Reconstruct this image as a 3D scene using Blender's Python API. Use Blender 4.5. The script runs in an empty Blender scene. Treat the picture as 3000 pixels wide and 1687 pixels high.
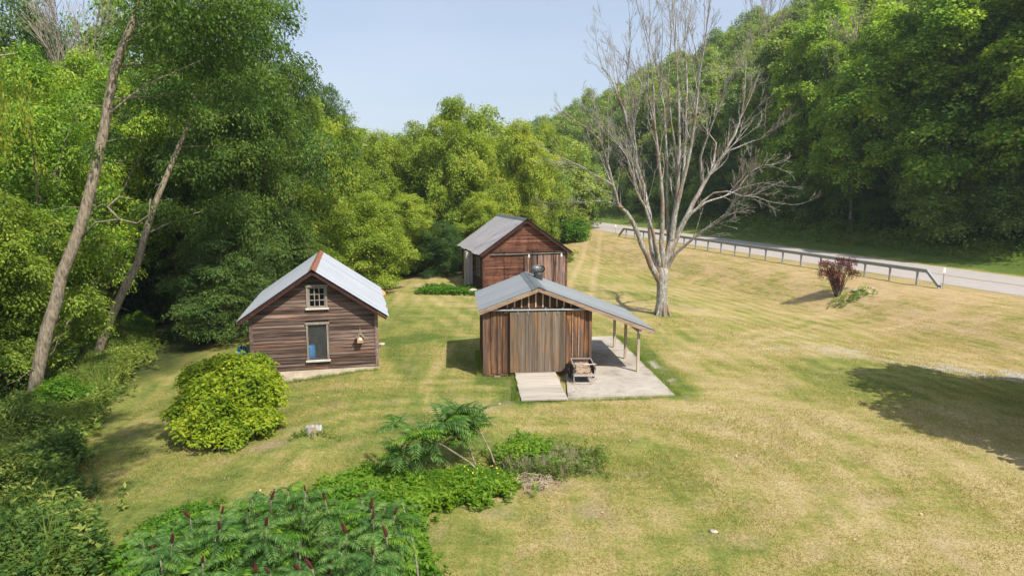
import bpy, math, random
import numpy as np
from mathutils import Vector
rnd = random.Random(7)
sc = bpy.context.scene
COL = sc.collection
R_ = math.radians
# ---------------------------------------------------------------- camera, light, sky
CAMH = 6.6
TH = math.atan(303.5 / 2000)
cd = bpy.data.cameras.new("camera"); cam = bpy.data.objects.new("camera", cd); COL.objects.link(cam)
cd.sensor_width = 36; cd.lens = 24; cd.clip_start = .1; cd.clip_end = 3000
cam.location = (0, 0, CAMH); cam.rotation_euler = (R_(90) - TH, 0, 0)
sc.camera = cam
SUN_TRAVEL = Vector((-.54, .62, -1)).normalized()
SUN_EL = math.asin(-SUN_TRAVEL.z)
sd = bpy.data.lights.new("sun", 'SUN'); so = bpy.data.objects.new("sun", sd); COL.objects.link(so)
sd.energy = 5.0; sd.angle = R_(.55); sd.color = (1, .93, .80)
so.rotation_euler = SUN_TRAVEL.to_track_quat('-Z', 'Y').to_euler(); so.location = (20, -40, 50)
w = bpy.data.worlds.new("World"); sc.world = w; w.use_nodes = True
wn = w.node_tree; bg = wn.nodes['Background']
sky = wn.nodes.new('ShaderNodeTexSky'); sky.sky_type = 'NISHITA'; sky.sun_disc = False
sky.sun_elevation = SUN_EL; sky.sun_rotation = math.atan2(-SUN_TRAVEL.x, -SUN_TRAVEL.y)
sky.altitude = 100; sky.air_density = 1.0; sky.dust_density = 2.2; sky.ozone_density = 1.5
hz = wn.nodes.new('ShaderNodeMixRGB'); hz.inputs[0].default_value = .5; hz.inputs[2].default_value = (4.6, 5.15, 6.1, 1)   # milky summer haze over the blue
tcw = wn.nodes.new('ShaderNodeTexCoord'); mpw = wn.nodes.new('ShaderNodeMapping'); mpw.inputs['Scale'].default_value = (1.2, 1.2, 5); nzw = wn.nodes.new('ShaderNodeTexNoise'); nzw.inputs['Scale'].default_value = 1.6; nzw.inputs['Detail'].default_value = 6
rpw = wn.nodes.new('ShaderNodeValToRGB'); rpw.color_ramp.elements[0].position = .45; rpw.color_ramp.elements[0].color = (.46, .46, .46, 1); rpw.color_ramp.elements[1].position = .75; rpw.color_ramp.elements[1].color = (.72, .72, .72, 1)
wn.links.new(tcw.outputs['Generated'], mpw.inputs[0]); wn.links.new(mpw.outputs[0], nzw.inputs['Vector']); wn.links.new(nzw.outputs[0], rpw.inputs[0]); wn.links.new(rpw.outputs[0], hz.inputs[0])   # thin high haze veils
wn.links.new(sky.outputs[0], hz.inputs[1]); wn.links.new(hz.outputs[0], bg.inputs[0]); bg.inputs[1].default_value = .118
vs = sc.view_settings; vs.view_transform = 'Standard'; vs.look = 'None'; vs.exposure = 0.46; vs.gamma = 1; vs.use_curve_mapping = False
sc.cycles.max_bounces = 6; sc.cycles.transparent_max_bounces = 8; sc.cycles.diffuse_bounces = 5
sc.cycles.transmission_bounces = 3; sc.cycles.glossy_bounces = 2; sc.cycles.use_denoising = True

# ---------------------------------------------------------------- helpers
_c, _s = math.cos(TH), math.sin(TH)
def ray(px, py):
    a = (px - 1500) / 2000; b = -(py - 843.5) / 2000
    return (a, _c + b * _s, -_s + b * _c)
def on_z(px, py, z=0):
    v = ray(px, py); t = (z - CAMH) / v[2]; return Vector((v[0] * t, v[1] * t, z))
def on_y(px, py, Y):
    v = ray(px, py); t = Y / v[1]; return Vector((v[0] * t, Y, CAMH + v[2] * t))
def sstep(a, b, x):
    t = np.clip((np.asarray(x, float) - a) / (b - a), 0, 1); return t * t * (3 - 2 * t)
def rcoord(x, y): return .951 * np.asarray(x, float) + .309 * np.asarray(y, float) - 36.8
def zroad(y): return .74 + .0032 * (np.clip(y, 0, 130) - 38)
def ground(x, y):
    x = np.asarray(x, float); y = np.asarray(y, float)
    r = rcoord(x, y)
    z = zroad(y) * sstep(-8.2, -1.9, r) - .75 * sstep(-18, -9.5, r) * sstep(-4.5, -8.5, r) * sstep(84, 60, y)
    z = z + .05 * np.sin(x * .33 + 1) * np.sin(y * .27) * sstep(0, -14, r) * sstep(60, 40, y)
    h = .16 * np.clip(r - 8.0, 0, 4) + .30 * np.clip(r - 12, 0, 4) + .52 * np.clip(r - 16, 0, 55) + .2 * np.clip(r - 69, 0, 60)
    h = h * sstep(235, 150, y) * sstep(-60, 0, y)
    z = z + h
    lf = sstep(75, 50, y)
    z = z - lf * (.115 * np.clip(-5.4 - x, 0, 9.5) + .35 * np.clip(-19 - x - .0 * y, 0, 6))
    return z
def gz(x, y): return float(ground(x, y))
def hit(px, py):
    v = ray(px, py); t = 5.0
    while t < 400:
        if CAMH + v[2] * t <= gz(v[0] * t, v[1] * t): break
        t += .15
    a, b = t - .15, t
    for _ in range(12):
        m = (a + b) / 2
        if CAMH + v[2] * m <= gz(v[0] * m, v[1] * m): b = m
        else: a = m
    return Vector((v[0] * b, v[1] * b, CAMH + v[2] * b))
def rowmesh(name, V, F, mat=None, smooth=False):
    V = np.asarray(V, np.float32).reshape(-1, 3); F = np.asarray(F, np.int32); k = F.shape[1]; n = len(F)
    me = bpy.data.meshes.new(name)
    me.vertices.add(len(V)); me.vertices.foreach_set('co', V.ravel())
    me.loops.add(n * k); me.loops.foreach_set('vertex_index', F.ravel())
    me.polygons.add(n); me.polygons.foreach_set('loop_start', np.arange(0, n * k, k, dtype=np.int32))
    if smooth: me.polygons.foreach_set('use_smooth', np.ones(n, bool))
    me.update(calc_edges=True)
    if mat: me.materials.append(mat)
    return me
class MB:
    """collects shapes for one mesh"""
    def __init__(s): s.v = []; s.f = []
    def add(s, V, F):
        o = len(s.v); s.v += [tuple(p) for p in V]; s.f += [tuple(i + o for i in f) for f in F]; return s
    def hexa(s, b, t):
        return s.add(list(b) + list(t), [(3, 2, 1, 0), (4, 5, 6, 7), (0, 1, 5, 4), (1, 2, 6, 5), (2, 3, 7, 6), (3, 0, 4, 7)])
    def box(s, x0, x1, y0, y1, z0, z1):
        return s.hexa([(x0, y0, z0), (x1, y0, z0), (x1, y1, z0), (x0, y1, z0)], [(x0, y0, z1), (x1, y0, z1), (x1, y1, z1), (x0, y1, z1)])
    def beam(s, p, q, w_, h_, up=(0, 0, 1)):
        p = Vector(p); q = Vector(q); d = (q - p).normalized(); up = Vector(up)
        if abs(d.dot(up)) > .98: up = Vector((0, 1, 0))
        a = d.cross(up).normalized(); b = a.cross(d).normalized(); a *= w_ / 2; b *= h_ / 2
        return s.hexa([p - a - b, p + a - b, q + a - b, q - a - b], [p - a + b, p + a + b, q + a + b, q - a + b])
    def tube(s, pts, rad, k=6, cap=True):
        pts = [Vector(p) for p in pts]
        if not hasattr(rad, '__len__'): rad = [rad] * len(pts)
        o = len(s.v); ref = None
        for i, p in enumerate(pts):
            d = (pts[min(i + 1, len(pts) - 1)] - pts[max(i - 1, 0)])
            d = d.normalized() if d.length > 1e-9 else Vector((0, 0, 1))
            if ref is None: ref = Vector((1, 0, 0)) if abs(d.x) < .8 else Vector((0, 1, 0))
            a = (ref - d * ref.dot(d)).normalized(); ref = a; b = d.cross(a)
            for j in range(k):
                t = 2 * math.pi * j / k; s.v.append(tuple(p + (a * math.cos(t) + b * math.sin(t)) * rad[i]))
        for i in range(len(pts) - 1):
            for j in range(k):
                s.f.append((o + i * k + j, o + i * k + (j + 1) % k, o + (i + 1) * k + (j + 1) % k, o + (i + 1) * k + j))
        if cap:
            s.f.append(tuple(o + j for j in range(k))[::-1]); e = o + (len(pts) - 1) * k; s.f.append(tuple(e + j for j in range(k)))
        return s
    def lathe(s, prof, k=20, c=(0, 0, 0)):
        o = len(s.v)
        for r, z in prof:
            for j in range(k):
                t = 2 * math.pi * j / k; s.v.append((c[0] + r * math.cos(t), c[1] + r * math.sin(t), c[2] + z))
        for i in range(len(prof) - 1):
            for j in range(k):
                s.f.append((o + i * k + j, o + i * k + (j + 1) % k, o + (i + 1) * k + (j + 1) % k, o + (i + 1) * k + j))
        s.f.append(tuple(o + j for j in range(k))[::-1]); e = o + (len(prof) - 1) * k; s.f.append(tuple(e + j for j in range(k)))
        return s
    def mesh(s, name, mat, smooth=False):
        me = bpy.data.meshes.new(name); me.from_pydata(s.v, [], s.f)
        if smooth: me.polygons.foreach_set('use_smooth', [True] * len(me.polygons))
        if mat: me.materials.append(mat)
        me.update(); return me
    def obj(s, name, mat, parent=None, smooth=False, loc=(0, 0, 0)):
        return mobj(name, s.mesh(name, mat, smooth), parent, loc)
def mobj(name, me, parent=None, loc=(0, 0, 0), rot=(0, 0, 0), scale=(1, 1, 1)):
    o = bpy.data.objects.new(name, me); COL.objects.link(o); o.parent = parent
    o.location = loc; o.rotation_euler = rot; o.scale = scale; return o
def tag(o, label=None, cat=None, group=None, kind=None):
    if label: o['label'] = label
    if cat: o['category'] = cat
    if group: o['group'] = group
    if kind: o['kind'] = kind
    return o
def thing(name, label, cat, loc=(0, 0, 0), rz=0, group=None):
    o = bpy.data.objects.new(name, None); COL.objects.link(o); o.empty_display_size = .2
    o.location = loc; o.rotation_euler = (0, 0, rz); return tag(o, label, cat, group)

# ---------------------------------------------------------------- materials
def newmat(name, rough=.8, metal=0, spec=.3):
    m = bpy.data.materials.new(name); m.use_nodes = True; nt = m.node_tree
    b = nt.nodes['Principled BSDF']; b.inputs['Roughness'].default_value = rough; b.inputs['Metallic'].default_value = metal
    b.inputs['Specular IOR Level'].default_value = spec
    return m, nt, b
def N(nt, t, **k):
    n = nt.nodes.new('ShaderNode' + t)
    for a, v in k.items(): setattr(n, a, v)
    return n
def ramp(nt, fac, stops, interp='LINEAR'):
    r = N(nt, 'ValToRGB'); r.color_ramp.interpolation = interp
    e = r.color_ramp.elements
    while len(e) < len(stops): e.new(.5)
    for el, (p, c) in zip(e, stops): el.position = p; el.color = (*c, 1)
    if fac is not None: nt.links.new(fac, r.inputs[0])
    return r.outputs[0]
def mix(nt, fac, a, b, mode='MIX'):
    m = N(nt, 'MixRGB', blend_type=mode)
    for i, v in ((0, fac), (1, a), (2, b)):
        if hasattr(v, 'links') or hasattr(v, 'is_output'): nt.links.new(v, m.inputs[i])
        elif isinstance(v, (int, float)): m.inputs[i].default_value = v if i == 0 else (v, v, v, 1)
        else: m.inputs[i].default_value = (*v, 1)
    return m.outputs[0]
def math_(nt, op, a, b=None, clamp=False):
    m = N(nt, 'Math', operation=op, use_clamp=clamp)
    for i, v in ((0, a), (1, b)):
        if v is None: continue
        if hasattr(v, 'is_output'): nt.links.new(v, m.inputs[i])
        else: m.inputs[i].default_value = v
    return m.outputs[0]
def coords(nt, scale=(1, 1, 1), obj=True, rand=0.0):
    tc = N(nt, 'TexCoord'); mp = N(nt, 'Mapping'); mp.inputs['Scale'].default_value = scale
    nt.links.new(tc.outputs['Object'] if obj else tc.outputs['Generated'], mp.inputs[0])
    if rand:
        oi = N(nt, 'ObjectInfo'); v = math_(nt, 'MULTIPLY', oi.outputs['Random'], rand)
        cx = N(nt, 'CombineXYZ')
        for i in range(3): nt.links.new(v, cx.inputs[i])
        nt.links.new(cx.outputs[0], mp.inputs['Location'])
    return mp.outputs[0]
def noise(nt, vec, scale=5, detail=4, rough=.55, dist=0):
    n = N(nt, 'TexNoise'); n.inputs['Scale'].default_value = scale; n.inputs['Detail'].default_value = detail
    n.inputs['Roughness'].default_value = rough; n.inputs['Distortion'].default_value = dist
    nt.links.new(vec, n.inputs['Vector']); return n.outputs[0]
def bump(nt, b, h, strength=.4, dist=.02):
    n = N(nt, 'Bump'); n.inputs['Strength'].default_value = strength; n.inputs['Distance'].default_value = dist
    nt.links.new(h, n.inputs['Height']); nt.links.new(n.outputs[0], b.inputs['Normal'])
def wood(name, stops, axis='x', warm=None, warm_amt=.5, across=34, along=1.2, rough=.85, tone=(.62, 1.25)):
    """weathered board: streaks along the grain, tone that differs from board to board"""
    m, nt, b = newmat(name, rough, 0, .2)
    sca = {'x': (along, across, across), 'z': (across, across, along), 'y': (across, along, across)}[axis]
    v = coords(nt, sca, rand=60.0)
    n1 = noise(nt, v, 1, 5, .65)
    v2 = coords(nt, tuple(q * .35 for q in sca), rand=31.0)
    n2 = noise(nt, v2, 1, 3, .6)
    s = math_(nt, 'ADD', math_(nt, 'MULTIPLY', n1, .65), math_(nt, 'MULTIPLY', n2, .35))
    c = ramp(nt, s, stops)
    oi = N(nt, 'ObjectInfo')
    if warm:
        wv = noise(nt, coords(nt, tuple(q * .12 + .3 for q in sca), rand=77.0), 1.6, 3, .7)
        f = ramp(nt, wv, [(.5, (0, 0, 0)), (.72, (1, 1, 1))])
        f2 = math_(nt, 'MULTIPLY', f, warm_amt)
        c = mix(nt, f2, c, mix(nt, n1, tuple(q * .55 for q in warm), warm))
    mr = N(nt, 'MapRange'); mr.inputs['To Min'].default_value = tone[0]; mr.inputs['To Max'].default_value = tone[1]
    nt.links.new(oi.outputs['Random'], mr.inputs[0])
    cc = N(nt, 'CombineXYZ')
    for i in range(3): nt.links.new(mr.outputs[0], cc.inputs[i])
    c = mix(nt, 1.0, c, cc.outputs[0], 'MULTIPLY')
    nt.links.new(c, b.inputs['Base Color']); bump(nt, b, n1, .5, .01)
    return m
def plain(name, col, rough=.7, metal=0, var=.25, scale=6, bmp=.15, spec=.3, stretch=(1, 1, 1)):
    m, nt, b = newmat(name, rough, metal, spec)
    n = noise(nt, coords(nt, stretch), scale, 5, .6)
    c = ramp(nt, n, [(.3, tuple(q * (1 - var) for q in col)), (.7, tuple(min(1, q * (1 + var)) for q in col))])
    nt.links.new(c, b.inputs['Base Color'])
    if bmp: bump(nt, b, n, bmp, .02)
    return m
def leafmat(name, dark, mid, light, trans=.4, hue_scale=.55, accent=None):
    m, nt, b = newmat(name, .6, 0, .22)
    geo = N(nt, 'NewGeometry'); oi = N(nt, 'ObjectInfo')
    n = noise(nt, coords(nt, (1, 1, 1), rand=40.0), hue_scale, 3, .6)
    f = math_(nt, 'ADD', math_(nt, 'MULTIPLY', n, .85), math_(nt, 'MULTIPLY', geo.outputs['Random Per Island'], .38))
    f = math_(nt, 'ADD', f, math_(nt, 'MULTIPLY', math_(nt, 'SUBTRACT', oi.outputs['Random'], .5), .22))
    stops = [(.34, dark), (.58, mid), (.84, light)]
    if accent: stops.append((.98, accent))
    c = ramp(nt, f, stops)
    nt.links.new(c, b.inputs['Base Color'])
    tr = N(nt, 'BsdfTranslucent'); nt.links.new(mix(nt, 1.0, c, (1.7, 1.6, .55), 'MULTIPLY'), tr.inputs[0])
    ms = N(nt, 'MixShader'); ms.inputs[0].default_value = trans
    nt.links.new(b.outputs[0], ms.inputs[1]); nt.links.new(tr.outputs[0], ms.inputs[2])
    nt.links.new(ms.outputs[0], nt.nodes['Material Output'].inputs[0])
    return m
M = {}
M['siding'] = wood('weathered_clapboard', [(.32, (.022, .015, .013)), (.46, (.085, .055, .044)), (.58, (.185, .135, .114)), (.74, (.42, .36, .32))], 'x', warm=(.34, .14, .06), warm_amt=.38, across=22, along=.8, tone=(.55, 1.3))
M['siding_side'] = wood('weathered_clapboard_side', [(.30, (.035, .026, .024)), (.45, (.12, .082, .072)), (.58, (.22, .17, .155)), (.75, (.34, .3, .28))], 'y', warm=(.3, .12, .05), warm_amt=.4, across=22, along=.8)
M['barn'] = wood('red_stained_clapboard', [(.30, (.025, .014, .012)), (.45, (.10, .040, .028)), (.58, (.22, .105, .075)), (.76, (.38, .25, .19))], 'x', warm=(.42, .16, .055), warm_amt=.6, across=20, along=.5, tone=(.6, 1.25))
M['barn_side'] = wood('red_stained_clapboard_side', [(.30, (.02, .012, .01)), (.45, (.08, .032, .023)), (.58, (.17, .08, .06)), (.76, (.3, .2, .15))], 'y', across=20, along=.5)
M['barn_door'] = wood('peeling_red_door_board', [(.32, (.02, .016, .014)), (.46, (.10, .06, .05)), (.56, (.27, .20, .18)), (.66, (.36, .10, .06)), (.8, (.42, .34, .3))], 'z', warm=(.5, .22, .05), warm_amt=.5, across=16, along=.7, tone=(.7, 1.25))
M['red_trim'] = plain('faded_red_trim', (.05, .02, .017), .8, var=.4, scale=9)
M['grey_trim'] = wood('grey_window_trim', [(.3, (.11, .09, .075)), (.5, (.25, .215, .18)), (.75, (.38, .345, .31))], 'z', across=18, along=1.5, tone=(.85, 1.15))
M['shed_board'] = wood('brown_shed_board', [(.30, (.016, .011, .009)), (.44, (.068, .040, .028)), (.58, (.125, .080, .060)), (.78, (.21, .155, .12))], 'z', warm=(.55, .22, .05), warm_amt=.75, across=16, along=.55, tone=(.65, 1.3))
M['shed_side'] = M['shed_board']
M['door_board'] = wood('grey_door_board', [(.30, (.04, .03, .024)), (.44, (.115, .088, .066)), (.58, (.19, .15, .118)), (.78, (.30, .25, .20))], 'z', warm=(.42, .21, .07), warm_amt=.6, across=15, along=.6, tone=(.78, 1.2))
M['pale_batten'] = wood('pale_batten', [(.3, (.30, .22, .13)), (.6, (.52, .42, .29)), (.8, (.62, .52, .38))], 'z', across=14, along=1, tone=(.85, 1.1))
M['gable_board'] = wood('dark_gable_board', [(.3, (.03, .016, .01)), (.6, (.09, .045, .03)), (.8, (.14, .08, .05))], 'z', across=14, along=1, tone=(.8, 1.2))
M['fascia'] = wood('weathered_fascia', [(.3, (.14, .09, .06)), (.55, (.34, .24, .17)), (.8, (.5, .4, .32))], 'x', across=18, along=.8, tone=(.85, 1.1))
M['post'] = wood('pale_post', [(.3, (.25, .19, .13)), (.55, (.45, .38, .29)), (.8, (.58, .52, .43))], 'z', across=16, along=.8, tone=(.9, 1.1))
M['ramp'] = wood('bleached_ramp_board', [(.3, (.20, .17, .14)), (.5, (.38, .345, .30)), (.75, (.52, .49, .44))], 'x', across=20, along=.9, tone=(.85, 1.12))
M['dark_in'] = plain('dark_inner_wood', (.03, .024, .02), .9)
M['white_wood'] = plain('bleached_sill', (.5, .46, .42), .8, var=.15)
def metal(name, col, rough=.42, met=.35, axis=(1, 1, 1), streak=.25):
    m, nt, b = newmat(name, rough, met, .4)
    n = noise(nt, coords(nt, axis, rand=20.0), 2.5, 5, .65)
    n2 = noise(nt, coords(nt, (1, 1, 1)), 9, 4, .6)
    c = ramp(nt, n, [(.3, tuple(q * (1 - streak) for q in col)), (.65, col)])
    oi = N(nt, 'ObjectInfo'); c = mix(nt, math_(nt, 'MULTIPLY', oi.outputs['Random'], .4), c, tuple(q * .7 for q in col))
    rs2 = noise(nt, coords(nt, tuple(q * 1.3 for q in axis), rand=9.0), 1.8, 6, .75)
    c = mix(nt, ramp(nt, rs2, [(.60, (0, 0, 0)), (.78, (.5, .5, .5))]), c, (.26, .17, .12))
    nt.links.new(c, b.inputs['Base Color'])
    rr = N(nt, 'MapRange'); rr.inputs['To Min'].default_value = rough - .1; rr.inputs['To Max'].default_value = rough + .2
    nt.links.new(n2, rr.inputs[0]); nt.links.new(rr.outputs[0], b.inputs['Roughness'])
    bump(nt, b, n2, .1, .01)
    return m
M['roof_white'] = metal('pale_blue_roof_tin', (.46, .49, .55), .5, .15, (.6, 4, .6), .18)
M['roof_barn'] = metal('dull_galvanised_tin', (.44, .42, .44), .5, .25, (.6, 5, .6), .35)
M['roof_shed'] = metal('grey_ribbed_roof', (.27, .29, .31), .48, .15, (.6, 3, .6), .12)
M['ridge_dark'] = metal('dark_ridge_cap', (.15, .17, .185), .5, .2, (1, 1, 1), .2)
M['rust'] = plain('rusty_ridge', (.24, .10, .065), .85, .1, .45, 12)
M['galv'] = metal('galvanised_steel', (.40, .42, .44), .42, .75, (1, 1, 1), .2)
M['rail'] = metal('guardrail_steel', (.33, .35, .38), .45, .3, (1, 1, 1), .25)
M['vent'] = metal('vent_metal', (.21, .21, .21), .45, .6, (1, 1, 1), .3)
M['alu'] = metal('pale_cart_metal', (.5, .47, .44), .45, .4, (1, 1, 1), .2)
M['rubber'] = plain('black_rubber', (.02, .02, .02), .8)
M['white_sign'] = plain('white_reflector', (.8, .8, .8), .5, var=.05)
M['glass'], _n, _b = newmat('dark_window_glass', .06, 0, .6); _b.inputs['Base Color'].default_value = (.004, .005, .007, 1)
M['blue_tarp'] = plain('blue_tarp', (.02, .24, .50), .45, var=.3, scale=4, bmp=.6)
M['blue_plastic'] = plain('blue_plastic', (.03, .22, .55), .4, var=.1)
M['straw'] = plain('dry_leaf_load', (.36, .25, .18), .95, var=.6, scale=22, bmp=.8)
M['cart_panel'] = plain('dark_cart_panel', (.09, .045, .04), .6, var=.3)
M['rock'] = plain('pale_rock', (.42, .36, .30), .9, var=.35, scale=7, bmp=.8)
M['orange_rock'] = plain('orange_rock', (.48, .27, .14), .9, var=.3, scale=9, bmp=.7)
M['foundation'] = plain('rendered_foundation', (.5, .42, .33), .9, var=.22, scale=3.5, bmp=.5)
M['brick'] = plain('whitewashed_brick', (.52, .46, .44), .9, var=.5, scale=11, bmp=.5)
M['mortar'] = plain('old_mortar', (.26, .22, .20), .95, var=.3)
def barkmat(name, stops, sc1=(9, 9, 1.6), patch=None):
    m, nt, b = newmat(name, .9, 0, .15)
    n = noise(nt, coords(nt, sc1), 2.2, 6, .7)
    c = ramp(nt, n, stops)
    if patch:
        p = noise(nt, coords(nt, (1.2, 1.2, .5)), 1.8, 4, .7)
        c = mix(nt, ramp(nt, p, [(.47, (0, 0, 0)), (.6, (1, 1, 1))]), c, patch)
    nt.links.new(c, b.inputs['Base Color']); bump(nt, b, n, .9, .05)
    return m
M['bark'] = barkmat('furrowed_bark', [(.32, (.06, .05, .038)), (.5, (.255, .21, .155)), (.72, (.45, .385, .30))])
M['bark_dark'] = barkmat('dark_bark', [(.32, (.03, .024, .018)), (.5, (.09, .072, .055)), (.72, (.18, .15, .12))])
M['bark_dead'] = barkmat('bare_dead_bark', [(.34, (.07, .062, .053)), (.46, (.28, .265, .24)), (.64, (.52, .51, .475))], (7, 7, 2), (.24, .18, .13))
M['twig'] = barkmat('pale_twig', [(.3, (.16, .13, .10)), (.6, (.36, .31, .26)), (.8, (.46, .41, .35))], (3, 3, 3))
M['leaf_elder'] = leafmat('yellow_green_leaf', (0.0993, 0.1624, 0.0218), (0.2185, 0.3060, 0.0407), (0.3839, 0.4620, 0.0746), .42, .35, (0.4369, 0.3622, 0.0679))
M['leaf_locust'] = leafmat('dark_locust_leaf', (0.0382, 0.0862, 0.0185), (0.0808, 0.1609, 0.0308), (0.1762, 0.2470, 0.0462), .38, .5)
M['leaf_blue'] = leafmat('cool_dark_leaf', (0.0359, 0.0841, 0.0238), (0.0686, 0.1401, 0.0357), (0.1343, 0.2017, 0.0477), .35, .5)
M['leaf_maple'] = leafmat('maple_leaf', (0.0760, 0.1656, 0.0218), (0.1776, 0.3146, 0.0363), (0.4057, 0.5134, 0.0690), .4, .35)
M['leaf_hill'] = leafmat('hillside_leaf', (0.0815, 0.1573, 0.0362), (0.1813, 0.2771, 0.0642), (0.3628, 0.4345, 0.1106), .4, .25)
M['leaf_pine'] = leafmat('pine_needles', (.018, .05, .022), (.034, .082, .036), (.06, .115, .05), .2, .5)
M['leaf_bush'] = leafmat('bright_bush_leaf', (.10, .17, .010), (.23, .325, .018), (.42, .45, .04), .42, 1.2, (.40, .24, .05))
M['leaf_willow'] = leafmat('willow_leaf', (.10, .15, .02), (.2, .25, .03), (.36, .36, .06), .4, .8)
M['leaf_sumac'] = leafmat('sumac_leaf', (.035, .10, .022), (.075, .17, .035), (.17, .27, .07), .3, 1.5)
M['leaf_fresh'] = leafmat('fresh_green_leaf', (.045, .13, .012), (.10, .23, .02), (.21, .33, .03), .42, 1.2)
M['leaf_weed'] = leafmat('weed_leaf', (0.0690, 0.1320, 0.0280), (0.1610, 0.2420, 0.0500), (0.3220, 0.3630, 0.0900), .4, .8)
M['leaf_red'] = leafmat('purple_maple_leaf', (.05, .015, .018), (.115, .035, .038), (.23, .075, .065), .35, 1.5)
M['cone_red'] = plain('sumac_fruit', (.065, .012, .010), .95, var=.5, scale=30, bmp=1)
M['grass_blade'] = leafmat('grass_blade', (.20, .21, .05), (.29, .26, .085), (.40, .33, .14), .35, .22)
M['dry_twigs'] = plain('dry_stalks', (.38, .31, .22), .9, var=.3)

# ---------------------------------------------------------------- ground
def vnoise(x, y, sc, seed):
    rg = np.random.RandomState(seed); G = rg.rand(257, 257)
    u = (x / sc) % 256; v = (y / sc) % 256; i = u.astype(int); j = v.astype(int); fu = u - i; fv = v - j
    fu = fu * fu * (3 - 2 * fu); fv = fv * fv * (3 - 2 * fv)
    return (G[i, j] * (1 - fu) + G[i + 1, j] * fu) * (1 - fv) + (G[i, j + 1] * (1 - fu) + G[i + 1, j + 1] * fu) * fv
def blob(x, y, cx, cy, rx, ry, rot=0):
    a = math.cos(rot); b = math.sin(rot); dx = x - cx; dy = y - cy
    d = np.sqrt(((dx * a + dy * b) / rx) ** 2 + ((-dx * b + dy * a) / ry) ** 2)
    return sstep(1.25, .6, d)
def seg(x, y, pts, wd):
    best = np.full_like(x, 1e9)
    for (ax, ay), (bx, by) in zip(pts[:-1], pts[1:]):
        t = np.clip(((x - ax) * (bx - ax) + (y - ay) * (by - ay)) / ((bx - ax) ** 2 + (by - ay) ** 2), 0, 1)
        best = np.minimum(best, np.hypot(x - ax - t * (bx - ax), y - ay - t * (by - ay)))
    return sstep(wd, wd * .3, best)
def P2(px, py, z=0):
    p = on_z(px, py, z); return (p.x, p.y)
xs = np.concatenate([np.arange(-700, -70, 30), np.arange(-70, -26, 1.5), np.arange(-26, 34, .22), np.arange(34, 110, 1.2), np.arange(110, 760, 30)])
ys = np.concatenate([np.arange(-60, 5, 3), np.arange(5, 48, .22), np.arange(48, 120, .8), np.arange(120, 260, 4), np.arange(260, 1300, 40)])
X, Y = np.meshgrid(xs, ys); Z = ground(X, Y)
nx, ny = len(xs), len(ys)
idx = np.arange(nx * ny).reshape(ny, nx)
F = np.stack([idx[:-1, :-1], idx[:-1, 1:], idx[1:, 1:], idx[1:, :-1]], -1).reshape(-1, 4)
micro = (vnoise(X, Y, .5, 3) - .5) * .035 + (vnoise(X, Y, 1.7, 4) - .5) * .05
near = ((X > -26) & (X < 34) & (Y < 48)) * sstep(-1.0, -2.5, rcoord(X, Y))
nofnd = 1 - blob(X, Y, 2.8, 24.6, 3.4, 4.8)
Z = Z + micro * near * nofnd
gme = rowmesh('lawn', np.stack([X, Y, Z], -1), F, None, True)
r = rcoord(X, Y)
# how green the turf is, bare soil, gravel, leaf litter under the trees
g = .33 + .26 * (vnoise(X, Y, 4.5, 11) - .5) + .35 * (vnoise(X, Y, 1.3, 12) - .5)
g = g + .26 * sstep(2, -4, X) * sstep(45, 30, Y) - .12 * sstep(3, 8, X) * sstep(24, 16, Y)
g = g - .16 * sstep(-9, -5, r) * sstep(0, -2, r) + .05
g = np.maximum(g, .95 * blob(X, Y, *P2(1310, 850), 2.6, 2.0))
g = g + .6 * seg(X, Y, [(5.3, 21.2), (4.75, 28.5)], 1.1) + .5 * seg(X, Y, [(-.7, 22.6), (.3, 22.4), (.2, 20.2)], .9)
g = g + .5 * seg(X, Y, [P2(1120, 1000), P2(1230, 990)], 1.2) + .35 * blob(X, Y, *P2(1950, 920), 1.0, 1.0)
g = g + .25 * seg(X, Y, [P2(1150, 1010), P2(1270, 1160), P2(1180, 1260)], .8) - .3 * seg(X, Y, [P2(1320, 1010), P2(1240, 1130), P2(1290, 1230)], .35)
g = g + .32 * blob(X, Y, *P2(1580, 1330), 3.6, 1.6) + .3 * sstep(9.5, 10.5, X) * sstep(26.3, 25.3, Y) * sstep(19, 21, Y)
g = g + .55 * sstep(7.4, 8.6, r)
d = .9 * seg(X, Y, [P2(620, 1440, -.6), P2(720, 1375, -.5), P2(790, 1340, -.4)], .7) * sstep(.3, .6, vnoise(X, Y, .8, 21))
d = d + .6 * blob(X, Y, *P2(1430, 1190), 2.0, .5) * sstep(.35, .7, vnoise(X, Y, .5, 22))
d = d + .7 * blob(X, Y, *P2(1570, 1415), .9, .5) + .45 * blob(X, Y, *P2(1640, 1480), 1.7, .7) * sstep(.4, .7, vnoise(X, Y, .6, 23))
d = d + .5 * sstep(-1.0, -.1, r) * sstep(.8, .2, r)
d = d + .35 * sstep(.74, .9, vnoise(X, Y, .5, 25)) * (r < -2)
gv = seg(X, Y, [P2(2330, 1015), P2(2600, 1035), P2(3100, 1055), (40, 25)], 1.5) * sstep(.38, .62, vnoise(X, Y, .55, 26)) * (.25 + .75 * sstep(13, 18, X))
gv = np.maximum(gv, .7 * blob(X, Y, *P2(2465, 1010), .9, .35))
gv = np.maximum(gv, seg(X, Y, [(5.25, 22.6), (4.95, 26)], .4) * sstep(.5, .7, vnoise(X, Y, .35, 27)))
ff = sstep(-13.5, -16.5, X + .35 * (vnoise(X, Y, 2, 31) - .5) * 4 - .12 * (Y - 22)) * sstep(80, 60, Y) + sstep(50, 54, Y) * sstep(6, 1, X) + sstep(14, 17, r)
ff = np.clip(ff, 0, 1)
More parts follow.
